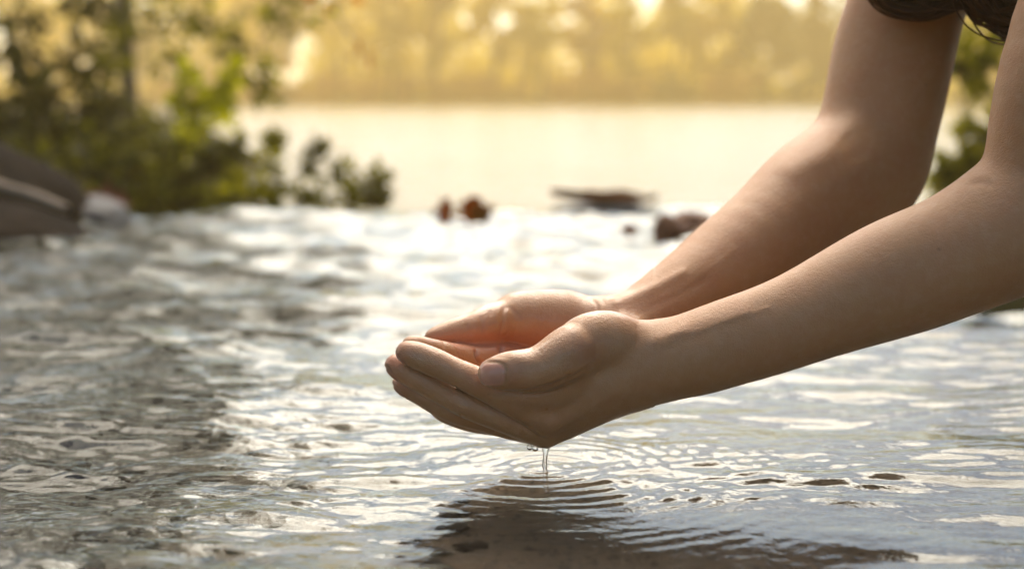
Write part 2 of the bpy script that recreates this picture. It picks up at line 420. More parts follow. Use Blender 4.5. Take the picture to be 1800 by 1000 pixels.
# shoulders, trunk, head and legs in metres (mostly outside the frame, to the right)
shL = L_upper[-1][1]; shR = R_upper[-1][1]
mid = (shL + shR)/2 + np.array([.03, 0, .03])
pelvis = np.array([.86, mid[1] + .01, .30])
head_c = P(1690, -345, 1.02)
fwd = np.array([-.62, 0, -.78]); fwd /= np.linalg.norm(fwd)      # where the face looks
side = np.array([0, 1., 0]); upv = np.cross(side, fwd) * 1.0
if upv[0] > 0: upv = -upv
trunk = chain([(*(mid), .085), (*(mid*.7 + pelvis*.3 + [0, 0, .03]), .098), (*(mid*.35 + pelvis*.65 + [0, 0, .03]), .090), (*pelvis, .115)], 4, False)
trunk2 = [s for sgn in (-1, 1) for s in chain([(*(mid + [0, .07*sgn, -.02]), .078), (*(mid*.6 + pelvis*.4 + [0, .055*sgn, 0]), .085), (*(pelvis + [0, .07*sgn, 0]), .095)], 3, False)]
yoke = chain([(*shL, .050), (*(mid + [0, 0, .02]), .062), (*shR, .050)], 4, False)
neck = chain([(*(mid + [-.02, 0, .02]), .056), (*(mid*.4 + head_c*.6 + [.0, 0, .0]), .050), (*head_c, .05)], 3, False)
legs = []
for sgn in (-1, 1):
    hip = pelvis + [0, .09*sgn, 0]; knee = np.array([.70, mid[1] + .26*sgn, .44]); ank = np.array([.90, mid[1] + .23*sgn, -.01])
    toe = np.array([.72, mid[1] + .27*sgn, -.035])
    legs += chain([(*hip, .085), (*((hip+knee)/2), .075), (*knee, .055)], 3, False)
    legs += chain([(*knee, .055), (*(knee*.65 + ank*.35 + [.02, 0, 0]), .056), (*ank, .036)], 3, False)
    legs += chain([(*(ank + [.03, 0, -.02]), .032), (*((ank+toe)/2 + [0, 0, -.004]), .034), (*toe, .022)], 3, False)
A3 = np.stack([fwd, side, upv], 1)
def HP(f, s, u): return head_c + fwd*f + side*s + upv*u
skull = Ell(HP(-.015, 0, .03), A3, (.098, .076, .098)); jaw = Ell(HP(.025, 0, -.045), A3, (.062, .055, .068))
face = [(HP(.088, 0, .018), HP(.108, 0, -.018), .008, .013), (HP(.085, -.012, -.045), HP(.085, .012, -.045), .010, .010),
        (HP(.078, 0, -.085), HP(.080, 0, -.084), .016, .016), (HP(.075, -.032, .03), HP(.082, .0, .032), .012, .012), (HP(.075, .032, .03), HP(.082, .0, .032), .012, .012)]
ears = [(HP(-.01, s*.072, .02), HP(-.008, s*.076, -.015), .014, .009) for s in (-1, 1)]
eyes = [(HP(.074, s*.031, .008), HP(.0745, s*.031, .008), .0125, .0125) for s in (-1, 1)]
gf = {}
for nm, k in dict(L_index=.004, L_middle=.004, L_ring=.004, L_pinky=.004, L_thumb=.004, L_thenar=.006, L_palm=.009, L_fore=.004, L_upper=.004,
                  R_index=.004, R_middle=.004, R_ring=.004, R_pinky=.004, R_thumb=.004, R_thenar=.006, R_palm=.009, R_fore=.004, R_upper=.004,
                  trunk=.03, trunk2=.03, yoke=.03, neck=.03, legs=.02, face=.008, ears=.004, eyes=0).items():
    gf[nm] = Grp(globals()[nm], k)
def perp_nail(pxy, d, r, ang, tilt, size):
    """nail frame: centre, axes; ang = direction of the finger in the picture, tilt = normal in camera frame"""
    right = np.array([1., 0, 0]); upc = np.array([0, SP, CP]); back = np.array([0, -CP, SP])
    t = right*math.cos(ang) + upc*math.sin(ang)
    n = right*tilt[0] + upc*tilt[1] + back*tilt[2]; n = n - t*(n @ t); n /= np.linalg.norm(n)
    b = np.cross(n, t); c = P(pxy[0], pxy[1], d) + n*(r*d/2500.0)
    return Ell(c, np.stack([t, b, n], 1), size)
NAILS = [perp_nail((866, 658), .866, 26, math.radians(-4), (-.05, .05, 1), (.0079, .0070, .0060)),
         perp_nail((711, 621), .895, 14.5, math.radians(-26), (-.30, -.75, .25), (.0056, .0048, .0045)),
         perp_nail((698, 646), .907, 14.3, math.radians(-30), (-.30, -.8, .2), (.0056, .0048, .0045)),
         perp_nail((708, 677), .918, 12.3, math.radians(-30), (-.3, -.8, .2), (.0050, .0043, .004))]
def hand_sdf(p, c, R, s):
    fing = None
    for f in ('index', 'middle', 'ring', 'pinky'):
        v = gf[s + f].d(p, c, R); fing = v if fing is None else smin(fing, v, .0012)
    palm = smin(gf[s + 'palm'].d(p, c, R), gf[s + 'thenar'].d(p, c, R), .007 if s == 'L_' else .010)
    h = smin(palm, fing, .0045)
    return smin(h, gf[s + 'thumb'].d(p, c, R), .0022 if s == 'L_' else .006)
def arm_sdf(p, c, R, s):
    a = smin(gf[s + 'fore'].d(p, c, R), gf[s + 'upper'].d(p, c, R), .022)
    return smin(hand_sdf(p, c, R, s), a, .010)
def body_sdf(p, c, R):
    h = smin(arm_sdf(p, c, R, 'L_'), arm_sdf(p, c, R, 'R_'), .0006)
    b = gf['trunk'].d(p, c, R)
    for nm, k in (('trunk2', .03), ('yoke', .03), ('legs', .03), ('neck', .03)): b = smin(b, gf[nm].d(p, c, R), k)
    hd = smin(skull.d(p, c, R), jaw.d(p, c, R), .03); hd = smin(hd, gf['face'].d(p, c, R), .010); hd = smin(hd, gf['ears'].d(p, c, R), .004)
    ey = gf['eyes'].d(p, c, R); hd = np.maximum(hd, -ey - .0) if True else hd
    hd = smin(hd, ey + .003, .001)
    b = smin(b, hd, .015)
    return smin(h, b, .02)
HS = .0011
gx = graded([(-.098, .125, HS, HS), (.125, .42, HS, .0045), (.42, 1.05, .006, .012)])
gy = graded([(.58, .82, .010, .004), (.82, 1.03, HS*1.2, HS*1.2), (1.03, 1.22, .002, .004), (1.22, 1.36, .006, .01)])
gz = graded([(-.075, .006, .010, .004), (.006, .132, HS, HS), (.132, .36, .0015, .004), (.36, .72, .005, .009)])
V, F = surface_net(body_sdf, gx, gy, gz)
V = smooth_mesh(V, F, 2, .4)
N = normals(V, F); px, py, dep = to_px(V)
cdir = np.stack([np.zeros(len(V)) + V[:, 0], V[:, 1], V[:, 2]-CAMZ], 1); cdir /= np.linalg.norm(cdir, axis=1)[:, None]
facing = -(N*cdir).sum(1)
# skin creases: (polyline in the picture, depth range, width px, depth mm)
CREASES = [
    ([(1042, 642), (1012, 660), (972, 676), (930, 687), (890, 688)], (.84, .93), 3.0, 1.0),
    ([(817, 566), (824, 577), (834, 590)], (.93, 1.02), 3.5, .45), ([(843, 552), (846, 566), (850, 588)], (.93, 1.02), 3.5, .6),
    ([(862, 545), (862, 556)], (.93, 1.02), 2.5, .4),
    ([(889, 534), (884, 552), (884, 570), (878, 590)], (.93, 1.03), 4, .8),
    ([(888, 538), (900, 544), (912, 556)], (.93, 1.03), 4, .5),
    ([(836, 612), (838, 628), (846, 642)], (.93, .985), 3.6, 2.0), ([(878, 606), (882, 622), (890, 640)], (.93, 1.0), 3.6, 2.0),
    ([(779, 602), (783, 618)], (.9, .95), 1.8, .5),
    ([(779, 600), (784, 612)], (.9, .95), 2.0, .4),
    ([(824, 660), (828, 672), (826, 686)], (.85, .9), 1.6, .35), ([(832, 658), (836, 672), (835, 688)], (.85, .9), 1.6, .35), ([(818, 664), (820, 680)], (.85, .9), 1.6, .25),
    ([(820, 700), (818, 712), (812, 722)], (.85, .9), 1.6, .28), ([(828, 702), (827, 716), (822, 728)], (.85, .9), 1.6, .28), ([(812, 698), (808, 714)], (.85, .9), 1.6, .2),
    ([(886, 640), (889, 655), (886, 672)], (.8, .88), 1.8, .35),
    ([(925, 622), (930, 640), (928, 655)], (.8, .88), 2.2, .18), ([(935, 622), (941, 638), (940, 658)], (.8, .88), 2.2, .18), ([(917, 622), (921, 636)], (.8, .88), 2, .14),
    ([(947, 613), (952, 622)], (.8, .89), 2.0, .3),
    ([(755, 613), (770, 622)], (.86, .905), 2.0, .12),
    ([(1158, 588), (1162, 600), (1160, 612)], (.86, .93), 2.2, .3), ([(1168, 585), (1171, 597), (1168, 610)], (.86, .93), 2.2, .3),
    ([(1118, 567), (1122, 585), (1119, 610)], (.84, .93), 6, .6),
    ([(1040, 526), (1048, 534), (1052, 548)], (.95, 1.03), 3, .6), ([(1056, 524), (1064, 536)], (.95, 1.03), 4, .25),
    ([(1458, 236), (1478, 246), (1500, 238)], (1.0, 1.16), 14, .8), ([(1480, 240), (1505, 262), (1510, 285)], (1.0, 1.16), 20, 1.2),
    ([(1700, 322), (1725, 318), (1745, 325)], (.8, .92), 7, 1.0),
]
disp = np.zeros(len(V))
for poly, (d0, d1), w, mm in CREASES:
    d, T = poly_dist(px, py, poly); mk = (dep > d0) & (dep < d1) & (facing > -.2)
    disp -= np.where(mk, mm*.001*np.exp(-(d/w)**2)*np.clip(np.sin(np.pi*np.clip(T*.9+.05, 0, 1))*1.6, 0.15, 1), 0)
# raised forms: tendons, knuckles, folds  (poly, range, width, +mm)
LINES = []
lr = random.Random(3)
def ticks(cx, cy, n, dx, L, ang, d0, d1, mm=.28, w=1.3):
    for i in range(n):
        o_ = (i - (n-1)/2)*dx + lr.uniform(-.8, .8); a = math.radians(ang + lr.uniform(-9, 9)); l = L*lr.uniform(.6, 1.1)
        ax, ay = math.cos(math.radians(ang) + math.pi/2)*o_, math.sin(math.radians(ang) + math.pi/2)*o_
        x, y = cx + ax + lr.uniform(-2, 2), cy + ay
        CREASES.append(([(x - math.cos(a)*l/2, y - math.sin(a)*l/2), (x + lr.uniform(-1, 1), y), (x + math.cos(a)*l/2, y + math.sin(a)*l/2)], (d0, d1), w, mm*lr.uniform(.6, 1.2)))
ticks(832, 674, 6, 4.5, 26, 68, .85, .9); ticks(752, 633, 4, 4, 22, 66, .85, .905, .2); ticks(820, 712, 5, 4.5, 24, 66, .85, .91); ticks(738, 668, 4, 4, 18, 62, .85, .915, .2)
ticks(932, 648, 7, 5, 40, 80, .8, .89, .25); ticks(905, 632, 4, 5, 16, 70, .8, .89, .2); ticks(1160, 600, 4, 7, 34, 80, .84, .93, .3, 1.8)
ticks(812, 722, 4, 4, 18, 60, .9, .93); ticks(1052, 540, 4, 6, 26, 75, .94, 1.03, .3, 2)
ticks(945, 590, 3, 12, 60, 20, .94, 1.03, .3, 2.0); ticks(850, 620, 3, 5, 20, 70, .93, .99, .3, 1.6)
ticks(1030, 590, 5, 9, 40, -30, .8, .9, .10, 2.0)
BUMPS = [([(1118, 548), (1150, 528), (1190, 512), (1240, 478), (1290, 440)], (.94, 1.06), 5, .22), ([(1180, 592), (1230, 585), (1290, 560), (1350, 540)], (.84, .92), 5, .4), ([(1150, 600), (1230, 575), (1310, 548)], (.84, .92), 14, 1.0), ([(1085, 533), (1140, 510), (1200, 478)], (.94, 1.02), 9, 1.3),
         ([(1110, 552), (1170, 525), (1240, 490)], (.94, 1.03), 12, -1.0), ([(1168, 600), (1200, 585)], (.84, .92), 14, .8),
         ([(958, 736), (966, 742)], (.84, .93), 16, 1.2), ([(828, 712), (822, 716)], (.85, .92), 11, .7), ([(838, 676), (834, 680)], (.84, .9), 11, .6),
         ([(905, 630), (930, 636)], (.82, .88), 12, .8), ([(895, 524), (890, 560)], (.94, 1.03), 9, .2),
         ([(1090, 690), (1030, 720), (985, 745)], (.84, .92), 9, .5), ([(1010, 690), (960, 722)], (.84, .92), 9, .5),
         ([(1395, 300), (1450, 275), (1500, 220)], (1.0, 1.14), 22, 2.0), ([(1000, 640), (1042, 622)], (.82, .9), 14, -.9)]
for poly, (d0, d1), w, mm in BUMPS:
    d, T = poly_dist(px, py, poly); mk = (dep > d0) & (dep < d1) & (facing > 0)
    disp += np.where(mk, mm*.001*np.exp(-(d/w)**2)*np.clip(facing*2, 0, 1), 0)
nail = np.zeros(len(V)); ndisp = np.zeros(len(V))
for e in NAILS:
    q = (V - e.c0) @ e.A; x = q[:, 0]/e.r[0]; y = q[:, 1]/e.r[1]; k = (np.abs(x)**3.2 + np.abs(y)**3.2)**(1/3.2)
    ok = (np.abs(q[:, 2]) < e.r[2]) & ((N @ e.A[:, 2]) > .15)
    nail = np.maximum(nail, np.where(ok, 1 - sstep(.90, 1.0, k), 0))
    ndisp += np.where(ok, .00028*(1 - sstep(.86, 1.0, k)) - .00050*np.exp(-((k - 1.07)/.10)**2) + .0003*np.exp(-((k - 1.32)/.14)**2), 0)
hm = (px < 1040) & (py > 560) & (py < 800); Vh_ = V[hm]
for hand in ('L_', 'R_'):
    D = np.stack([np.min([seg_d(Vh_, sg) for sg in globals()[hand + f]], axis=0) for f in ('index', 'middle', 'ring', 'pinky')], 1); D.sort(axis=1)
    fade = sstep(965, 900, px[hm])
    disp[hm] -= .0016*np.exp(-((D[:, 1] - D[:, 0])/.0011)**2)*(np.abs(D[:, 0]) < .0025)*fade
th = np.min([seg_d(Vh_, sg) for sg in L_thumb], axis=0); ot = np.min([seg_d(Vh_, sg) for sg in L_palm + L_index], axis=0)
disp[hm] -= .0010*np.exp(-((th - ot)/.0012)**2)*(np.abs(th) < .003)*sstep(1010, 960, px[hm])
disp0 = disp.copy()
for kx, ky, kz, ph, am in ((31, 22, 40, .5, .5), (58, -41, 33, 1.7, .3), (-83, 60, 71, 2.2, .16), (120, 95, -88, .9, .09), (47, 77, -52, 4.1, .22)):
    disp = disp + am*.001*np.sin(V[:, 0]*kx + V[:, 1]*ky + V[:, 2]*kz + ph)*np.where(px > 1150, 1.5, .5)
V = V + N*(disp + ndisp)[:, None]

m = M('skin')
ps = m.pos(); tintw = m.attr('flush'); nailw = m.attr('nail'); lipw = m.attr('crease')
n1 = m.noise(38, 5, .6, ps); n2 = m.noise(9, 3, .5, ps); n3 = m.noise(420, 3, .6, ps)
base = m.mix(n2, (.45, .232, .102), (.545, .30, .138))
base = m.mix(m.math('MULTIPLY', m.ramp(n1, [(.42, (0, 0, 0)), (.68, (1, 1, 1))]), .28), base, (.46, .19, .095))
base = m.mix(m.math('MULTIPLY', m.ramp(m.noise(150, 4, .6, ps), [(.45, (0, 0, 0)), (.7, (1, 1, 1))]), .25), base, (.58, .37, .24))
base = m.mix(m.math('MULTIPLY', tintw, .6), base, (.56, .19, .105))
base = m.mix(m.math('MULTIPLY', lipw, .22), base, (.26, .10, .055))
fr = m.n('TexVoronoi', {'Vector': ps, 'Scale': 70.0})                       # scattered small moles
fk = m.math('MULTIPLY', m.ramp(fr.outputs['Distance'], [(.07, (1, 1, 1)), (.12, (0, 0, 0))]),
            m.ramp(m.n('SeparateColor', {0: fr.outputs['Color']}).outputs[0], [(.93, (0, 0, 0)), (.95, (1, 1, 1))]))
base = m.mix(m.math('MULTIPLY', fk, .25), base, (.16, .07, .04))
base = m.mix(nailw, base, (.58, .29, .19))
cell = m.n('TexVoronoi', {'Vector': ps, 'Scale': 1300.0}).outputs['Distance']
hgt = m.math('ADD', m.math('MULTIPLY', cell, .5), m.math('MULTIPLY', n3, .9))
hgt = m.math('MULTIPLY', hgt, m.math('SUBTRACT', 1.0, nailw))
bp = m.bump(hgt, .55, .0008)
wetw = m.math('MULTIPLY', m.attr('wet'), m.ramp(m.noise(55, 4, .6, ps), [(.32, (0, 0, 0)), (.72, (1, 1, 1))]))
rg = m.math('SUBTRACT', m.math('SUBTRACT', m.math('ADD', .44, m.math('MULTIPLY', n1, .14)), m.math('MULTIPLY', nailw, .20)), m.math('MULTIPLY', wetw, .27), clamp=True)
m.surf(m.n('BsdfPrincipled', {'Base Color': base, 'Roughness': rg, 'Subsurface Weight': .16, 'Subsurface Radius': (1.0, .32, .14),
                              'Subsurface Scale': .004, 'Normal': bp, 'Specular IOR Level': .45, 'Coat Weight': m.math('MULTIPLY', wetw, .6), 'Coat Roughness': .08, 'Sheen Weight': .22, 'Sheen Roughness': .35, 'Sheen Tint': (1, .85, .65, 1)}).outputs[0])
SKIN = m.m
person = mesh_obj('person', V, F, SKIN)
tag(person, 'person leaning in from the right with bare arms and cupped hands above the water', 'person')
def blob(cx, cy, rx, ry, d0, d1): return np.exp(-(((px-cx)/rx)**2 + ((py-cy)/ry)**2))*((dep > d0) & (dep < d1))
flush = np.clip(.9*blob(925, 618, 75, 42, .94, 1.05) + .8*blob(850, 596, 60, 14, .93, 1.05) + .8*blob(800, 600, 70, 16, .93, 1.05) + .5*blob(1015, 600, 60, 30, .94, 1.05)
                + .6*blob(700, 622, 22, 20, .85, .96) + .6*blob(684, 645, 20, 20, .85, .96) + .6*blob(698, 676, 20, 18, .85, .96)
                + .35*blob(1025, 610, 30, 18, .8, .93) + .4*blob(905, 655, 16, 22, .8, .9) + .25*blob(835, 675, 22, 20, .8, .92) + .2*blob(950, 735, 40, 30, .8, .93), 0, 1)
vattr(person.data, 'flush', flush); vattr(person.data, 'nail', nail); vattr(person.data, 'wet', sstep(1180, 1080, px)*(dep < 1.05))
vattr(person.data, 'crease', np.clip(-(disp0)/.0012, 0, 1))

def cloth_mat(name, a, b):
    m = M(name); n1 = m.noise(900, 2, .5); n2 = m.noise(6, 4, .5)
    m.surf(m.n('BsdfPrincipled', {'Base Color': m.mix(n2, a, b), 'Roughness': .9, 'Specular IOR Level': .1, 'Normal': m.bump(n1, .5, .0008)}).outputs[0]); return m.m
def shirt_sdf(p, c, R):
    b = gf['trunk'].d(p, c, R)
    for nm, k in (('trunk2', .03), ('yoke', .03)): b = smin(b, gf[nm].d(p, c, R), k)
    d = b - .012 + .004*np.sin(p[:, 0]*40 + 3*np.sin(p[:, 1]*22)) 
    hem = Grp(HEM, .02).d(p, c, R)
    d = smin(d, hem, .02)
    return np.maximum(d, p[:, 0] - .80)
HEM = chain([(1700, -125, 1.06, 72), (1793, 2, 1.05, 58), (1880, 85, 1.02, 60), (1900, 20, 1.01, 80)], 3)
HEM += chain([(1900, 20, 1.01, 80), (2050, 40, 1.0, 110), (2300, -40, .99, 160)], 3)
u = graded([(.24, .9, .008, .008)]); v_ = graded([(.68, 1.32, .008, .008)]); w_ = graded([(.15, .72, .008, .008)])
Vs, Fs = surface_net(shirt_sdf, u, v_, w_); Vs = smooth_mesh(Vs, Fs, 3)
mesh_obj('shirt', Vs, Fs, cloth_mat('black_cotton', (.010, .009, .008), (.018, .016, .013)), person)
def trouser_sdf(p, c, R):
    a = gf['legs'].d(p, c, R) - .010; b = Grp([(pelvis, pelvis + [.001, 0, 0], .118, .118)] + [(pelvis + [0, .07*s, 0], pelvis + [.001, .07*s, 0], .10, .10) for s in (-1, 1)], .02).d(p, c, R) - .008
    return np.maximum(smin(a, b, .03), np.maximum(.10 - p[:, 2], .66 - p[:, 0] - .1))
u = graded([(.56, 1.06, .009, .009)]); v_ = graded([(.62, 1.4, .009, .009)]); w_ = graded([(.08, .55, .009, .009)])
Vs, Fs = surface_net(trouser_sdf, u, v_, w_); Vs = smooth_mesh(Vs, Fs, 3)
mesh_obj('trousers', Vs, Fs, cloth_mat('denim', (.03, .035, .05), (.05, .055, .075)), person)

# hair: many thin strands from the scalp; two locks hang into the picture
def tubes(paths, r0, r1, sides=3):
    VV, FF, base = [], [], 0
    for pth in paths:
        n = len(pth); t = np.gradient(pth, axis=0); t /= np.linalg.norm(t, axis=1)[:, None]+1e-9
        a = np.cross(t, [.3, .2, .93]); a /= np.linalg.norm(a, axis=1)[:, None]+1e-9; b = np.cross(t, a)
        rr = np.linspace(r0, r1, n)[:, None]
        for k in range(sides):
            an = 2*math.pi*k/sides; VV.append(pth + rr*(a*math.cos(an) + b*math.sin(an)))
        for k in range(sides):
            k2 = (k+1) % sides; i = np.arange(n-1)
            FF.append(np.stack([base+k*n+i, base+k*n+i+1, base+k2*n+i+1, base+k2*n+i], 1))
        base += sides*n
    return np.vstack(VV), np.vstack(FF)
hr = random.Random(5); paths = []
def lock(ctrl, n, spread, wav=.004):
    for i in range(n):
        off = np.array([hr.gauss(0, spread), hr.gauss(0, spread*1.6), hr.gauss(0, spread)]); ph = hr.uniform(0, 6)
        c = catmull(np.array([P(*q) + off*(.35 + .65*j/len(ctrl)) for j, q in enumerate(ctrl)]), 7)
        s = np.arange(len(c))/len(c); c = c + wav*np.stack([np.sin(9*s+ph), np.cos(8*s+ph), np.sin(7*s+ph*2)], 1)*s[:, None]
        paths.append(c)
lock([(1600, -420, .98), (1540, -250, 1.0), (1522, -110, 1.03), (1530, -25, 1.04), (1560, 12, 1.045), (1610, 24, 1.04), (1665, 8, 1.035), (1720, -20, 1.03), (1800, -60, 1.02)], 90, .0032, .002)
lock([(1630, -420, .97), (1570, -260, 1.0), (1552, -110, 1.03), (1575, -40, 1.04), (1620, -12, 1.04), (1680, -10, 1.035), (1740, -25, 1.03), (1830, -60, 1.02)], 130, .007, .004)
lock([(1700, -430, .99), (1700, -200, 1.0), (1690, -70, 1.02), (1708, -15, 1.02), (1745, 18, 1.02), (1800, 28, 1.0)], 150, .008, .004)
lock([(1740, -430, 1.0), (1760, -200, 1.0), (1740, -60, 1.01), (1760, 0, 1.01), (1800, 5, 1.0), (1860, -10, .99)], 150, .010, .004)
for i in range(2600):                                                        # scalp cover
    th = hr.uniform(0, 2*math.pi); ph = math.acos(hr.uniform(-.35, 1))
    d = np.array([math.sin(ph)*math.cos(th), math.sin(ph)*math.sin(th), math.cos(ph)])   # f, s, u
    if d[0] > .45 and d[2] < .72: continue
    loc = []
    for j in range(8):
        t = j/7; dd = d + np.array([-.25*t, d[1]*.25*t, -.9*t*(1 if d[2] > -.1 else .5)]); dd /= np.linalg.norm(dd)
        loc.append(HP(-.015 + dd[0]*(.104+.006*t), dd[1]*(.083+.008*t), .03 + dd[2]*(.104+.006*t)))
    paths.append(catmull(np.array(loc), 2))
Vh, Fh = tubes(paths, .0011, .0007)
m = M('hair'); 
m.surf(m.n('BsdfPrincipled', {'Base Color': m.mix(m.noise(120, 2), (.045, .022, .011), (.13, .066, .034)), 'Roughness': .5, 'Specular IOR Level': .2}).outputs[0])
mesh_obj('hair', Vh, Fh, m.m, person)
#__AFTER_PERSON__

# ------------------------------------------------------------------ water falling from the hands
def revolve(path, sides=14):
    VV, FF = [], []; n = len(path)
    for c, r in path:
        for k in range(sides):
            a = 2*math.pi*k/sides; VV.append((c[0]+r*math.cos(a), c[1]+r*math.sin(a), c[2]))
    for i in range(n-1):
        for k in range(sides):
            k2 = (k+1) % sides; FF.append((i*sides+k, i*sides+k2, (i+1)*sides+k2, (i+1)*sides+k))
    return np.array(VV), np.array(FF)
DM = water_mat('falling_water', (1, 1, 1), [])
a = P(959, 776, .906); b = DRIP.copy(); b[2] = -.002; pth = []
for i in range(15):
    t = i/14; c = a + (b-a)*t; c[0] += .0003*math.sin(t*7)
    pth.append((c, .0024*(1-t)**2 + .0011 + .0004*math.sin(t*9+1) + .0028*max(0, t-.88)*8*.3))
Vt, Ft = revolve(pth[::-1])
tr = mesh_obj('water_trickle', Vt, Ft, DM)
tag(tr, 'thin clear trickle of water falling from the lowest point of the cupped hands', 'water trickle')
for j, (qx, qy, rr, top, lab) in enumerate([(931, 786, .0017, 766, 'small round water drop hanging left of the trickle, leftmost of the two'),
                                       (941, 787, .0021, 770, 'larger water drop hanging between the small drop and the trickle')]):
    c = P(qx, qy, .905); tz = P(qx, top, .905)[2]; path = []
    for i in range(9):
        an = math.pi*i/11; path.append((c + [0, 0, -math.cos(an)*rr*1.1], rr*math.sin(an) + 1e-5))
    path.append((np.array([c[0], c[1], c[2] + (tz-c[2])*.35]), rr*.42)); path.append((np.array([c[0]+.0004, c[1], tz]), rr*.75))
    Vd, Fd = revolve(path, 12); tag(mesh_obj('water_drop', Vd, Fd, DM), lab, 'water drop', 'water drops under the hands')

# beads of water clinging to the wet hands
cand = np.nonzero((px > 700) & (px < 1100) & (facing > .15) & (dep < .95) & (py > 650))[0]; rb = np.random.default_rng(17)
import bmesh
_b = bmesh.new(); bmesh.ops.create_icosphere(_b, subdivisions=2, radius=1); BV = np.array([v.co[:] for v in _b.verts]); BF = np.array([[v.index for v in f.verts] for f in _b.faces]); _b.free()
VV, FF = [], []
for i, vi in enumerate(rb.choice(cand, 34, replace=False)):
    n_ = N[vi]; r = rb.uniform(.0005, .0013); t_ = np.cross(n_, [0, 0, 1.]); t_ /= np.linalg.norm(t_) + 1e-9; b_ = np.cross(n_, t_)
    VV.append(V[vi] + (BV[:, :1]*t_*r + BV[:, 1:2]*b_*r*rb.uniform(1, 1.5) + BV[:, 2:]*n_*r*.55)); FF.append(BF + i*len(BV))
beads = mesh_obj('water_beads', np.vstack(VV), np.vstack(FF), DM); tag(beads, 'tiny beads of water clinging to the wet hands', kind='stuff')

# ------------------------------------------------------------------ rocks, leaves and wood in the stream
def ico(sub):
    import bmesh
    bm = bmesh.new(); bmesh.ops.create_icosphere(bm, subdivisions=sub, radius=1)
    V = np.array([v.co[:] for v in bm.verts]); F = [[v.index for v in f.verts] for f in bm.faces]; bm.free(); return V, np.array(F)
ICO4 = ico(5); ICO2 = ico(2)
def rock(name, c, r, mat, seed, rough=.22, rot=(0, 0, 0), flat=True):
    V, F = ICO4; rs = np.random.default_rng(seed); d = np.zeros(len(V))
    for o_ in range(5):
        for _ in range(7):
            k = rs.normal(size=3)*(1.3*1.9**o_); d += np.sin(V @ k + rs.uniform(0, 6))*.5**o_*.30
    planes = rs.normal(size=(9, 3)); planes /= np.linalg.norm(planes, axis=1)[:, None]; R = np.ones(len(V))
    for p in planes: R = np.minimum(R, .82/np.maximum(V @ p, .05))
    W = V*(R*(1 + rough*d*.35))[:, None]*np.array(r)
    Q = Quaternion((1, 0, 0), rot[0]) @ Quaternion((0, 1, 0), rot[1]) @ Quaternion((0, 0, 1), rot[2])
    W = W @ np.array(Q.to_matrix()).T
    o = mesh_obj(name, W, F, mat); o.location = c; return o
RK = rock_mat('wet_shaded_rock', (.006, .005, .005), (.018, .013, .009), (.055, .040, .028), .8, 11, .04)  # wet rock, its colour darkened further in place of the trees' shade
RR = rock_mat('red_stone', (.16, .06, .028), (.30, .125, .06), (.42, .22, .12), .55, 30, .3)
RB = rock_mat('blue_stone', (.025, .028, .03), (.06, .068, .07), (.13, .145, .15), .45, 14, .25)
g = 'dark rocks at the left edge of the stream'
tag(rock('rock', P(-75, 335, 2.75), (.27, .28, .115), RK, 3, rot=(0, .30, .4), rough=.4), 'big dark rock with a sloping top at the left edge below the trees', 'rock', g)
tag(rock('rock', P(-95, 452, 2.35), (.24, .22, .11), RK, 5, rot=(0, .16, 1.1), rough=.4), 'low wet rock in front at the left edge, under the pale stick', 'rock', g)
tag(rock('rock', P(158, 384, 2.78), (.085, .10, .045), RB, 8, rot=(0, .12, .2), rough=.12), 'smooth bluish wet stone where the stream spills, right of the dark rocks', 'rock', g)
g = 'reddish stones standing out of the stream'
tag(rock('rock', P(1173, 410, 2.45), (.026, .026, .032), RR, 13), 'small upright reddish stone, in front of the flat one by the far forearm', 'rock', g)
tag(rock('rock', P(1222, 388, 2.62), (.045, .035, .018), RR, 14, rot=(0, .1, 0)), 'flat reddish stone nearest the far forearm', 'rock', g)
tag(rock('rock', P(1200, 404, 2.5), (.020, .018, .012), RR, 18, rough=.4), 'small low reddish stone between the upright one and the flat one', 'rock', g)
tag(rock('rock', P(1246, 408, 2.5), (.024, .02, .012), RR, 19, rough=.4), 'low reddish stone half hidden by the far forearm', 'rock', g)
tag(rock('rock', P(1108, 405, 2.5), (.014, .014, .011), RR, 15), 'tiny dark red stone alone in the bright water', 'rock', g)
stk = catmull(np.array([P(-90, 290, 2.55), P(0, 328, 2.50), (P(60, 345, 2.47)), P(118, 368, 2.44)]), 5)
Vv, Ff = tubes([stk], .013, .008, 8)
tag(mesh_obj('stick', Vv, Ff, bark_mat('pale_wood', (.20, .15, .10), (.34, .27, .19))), 'pale bare stick lying across the rocks at the left edge', 'stick')
DL = leaf_mat('dry_leaf', (.28, .11, .018), (.44, .19, .028), (.55, .26, .04), .6, (1, .75, .5), .5)
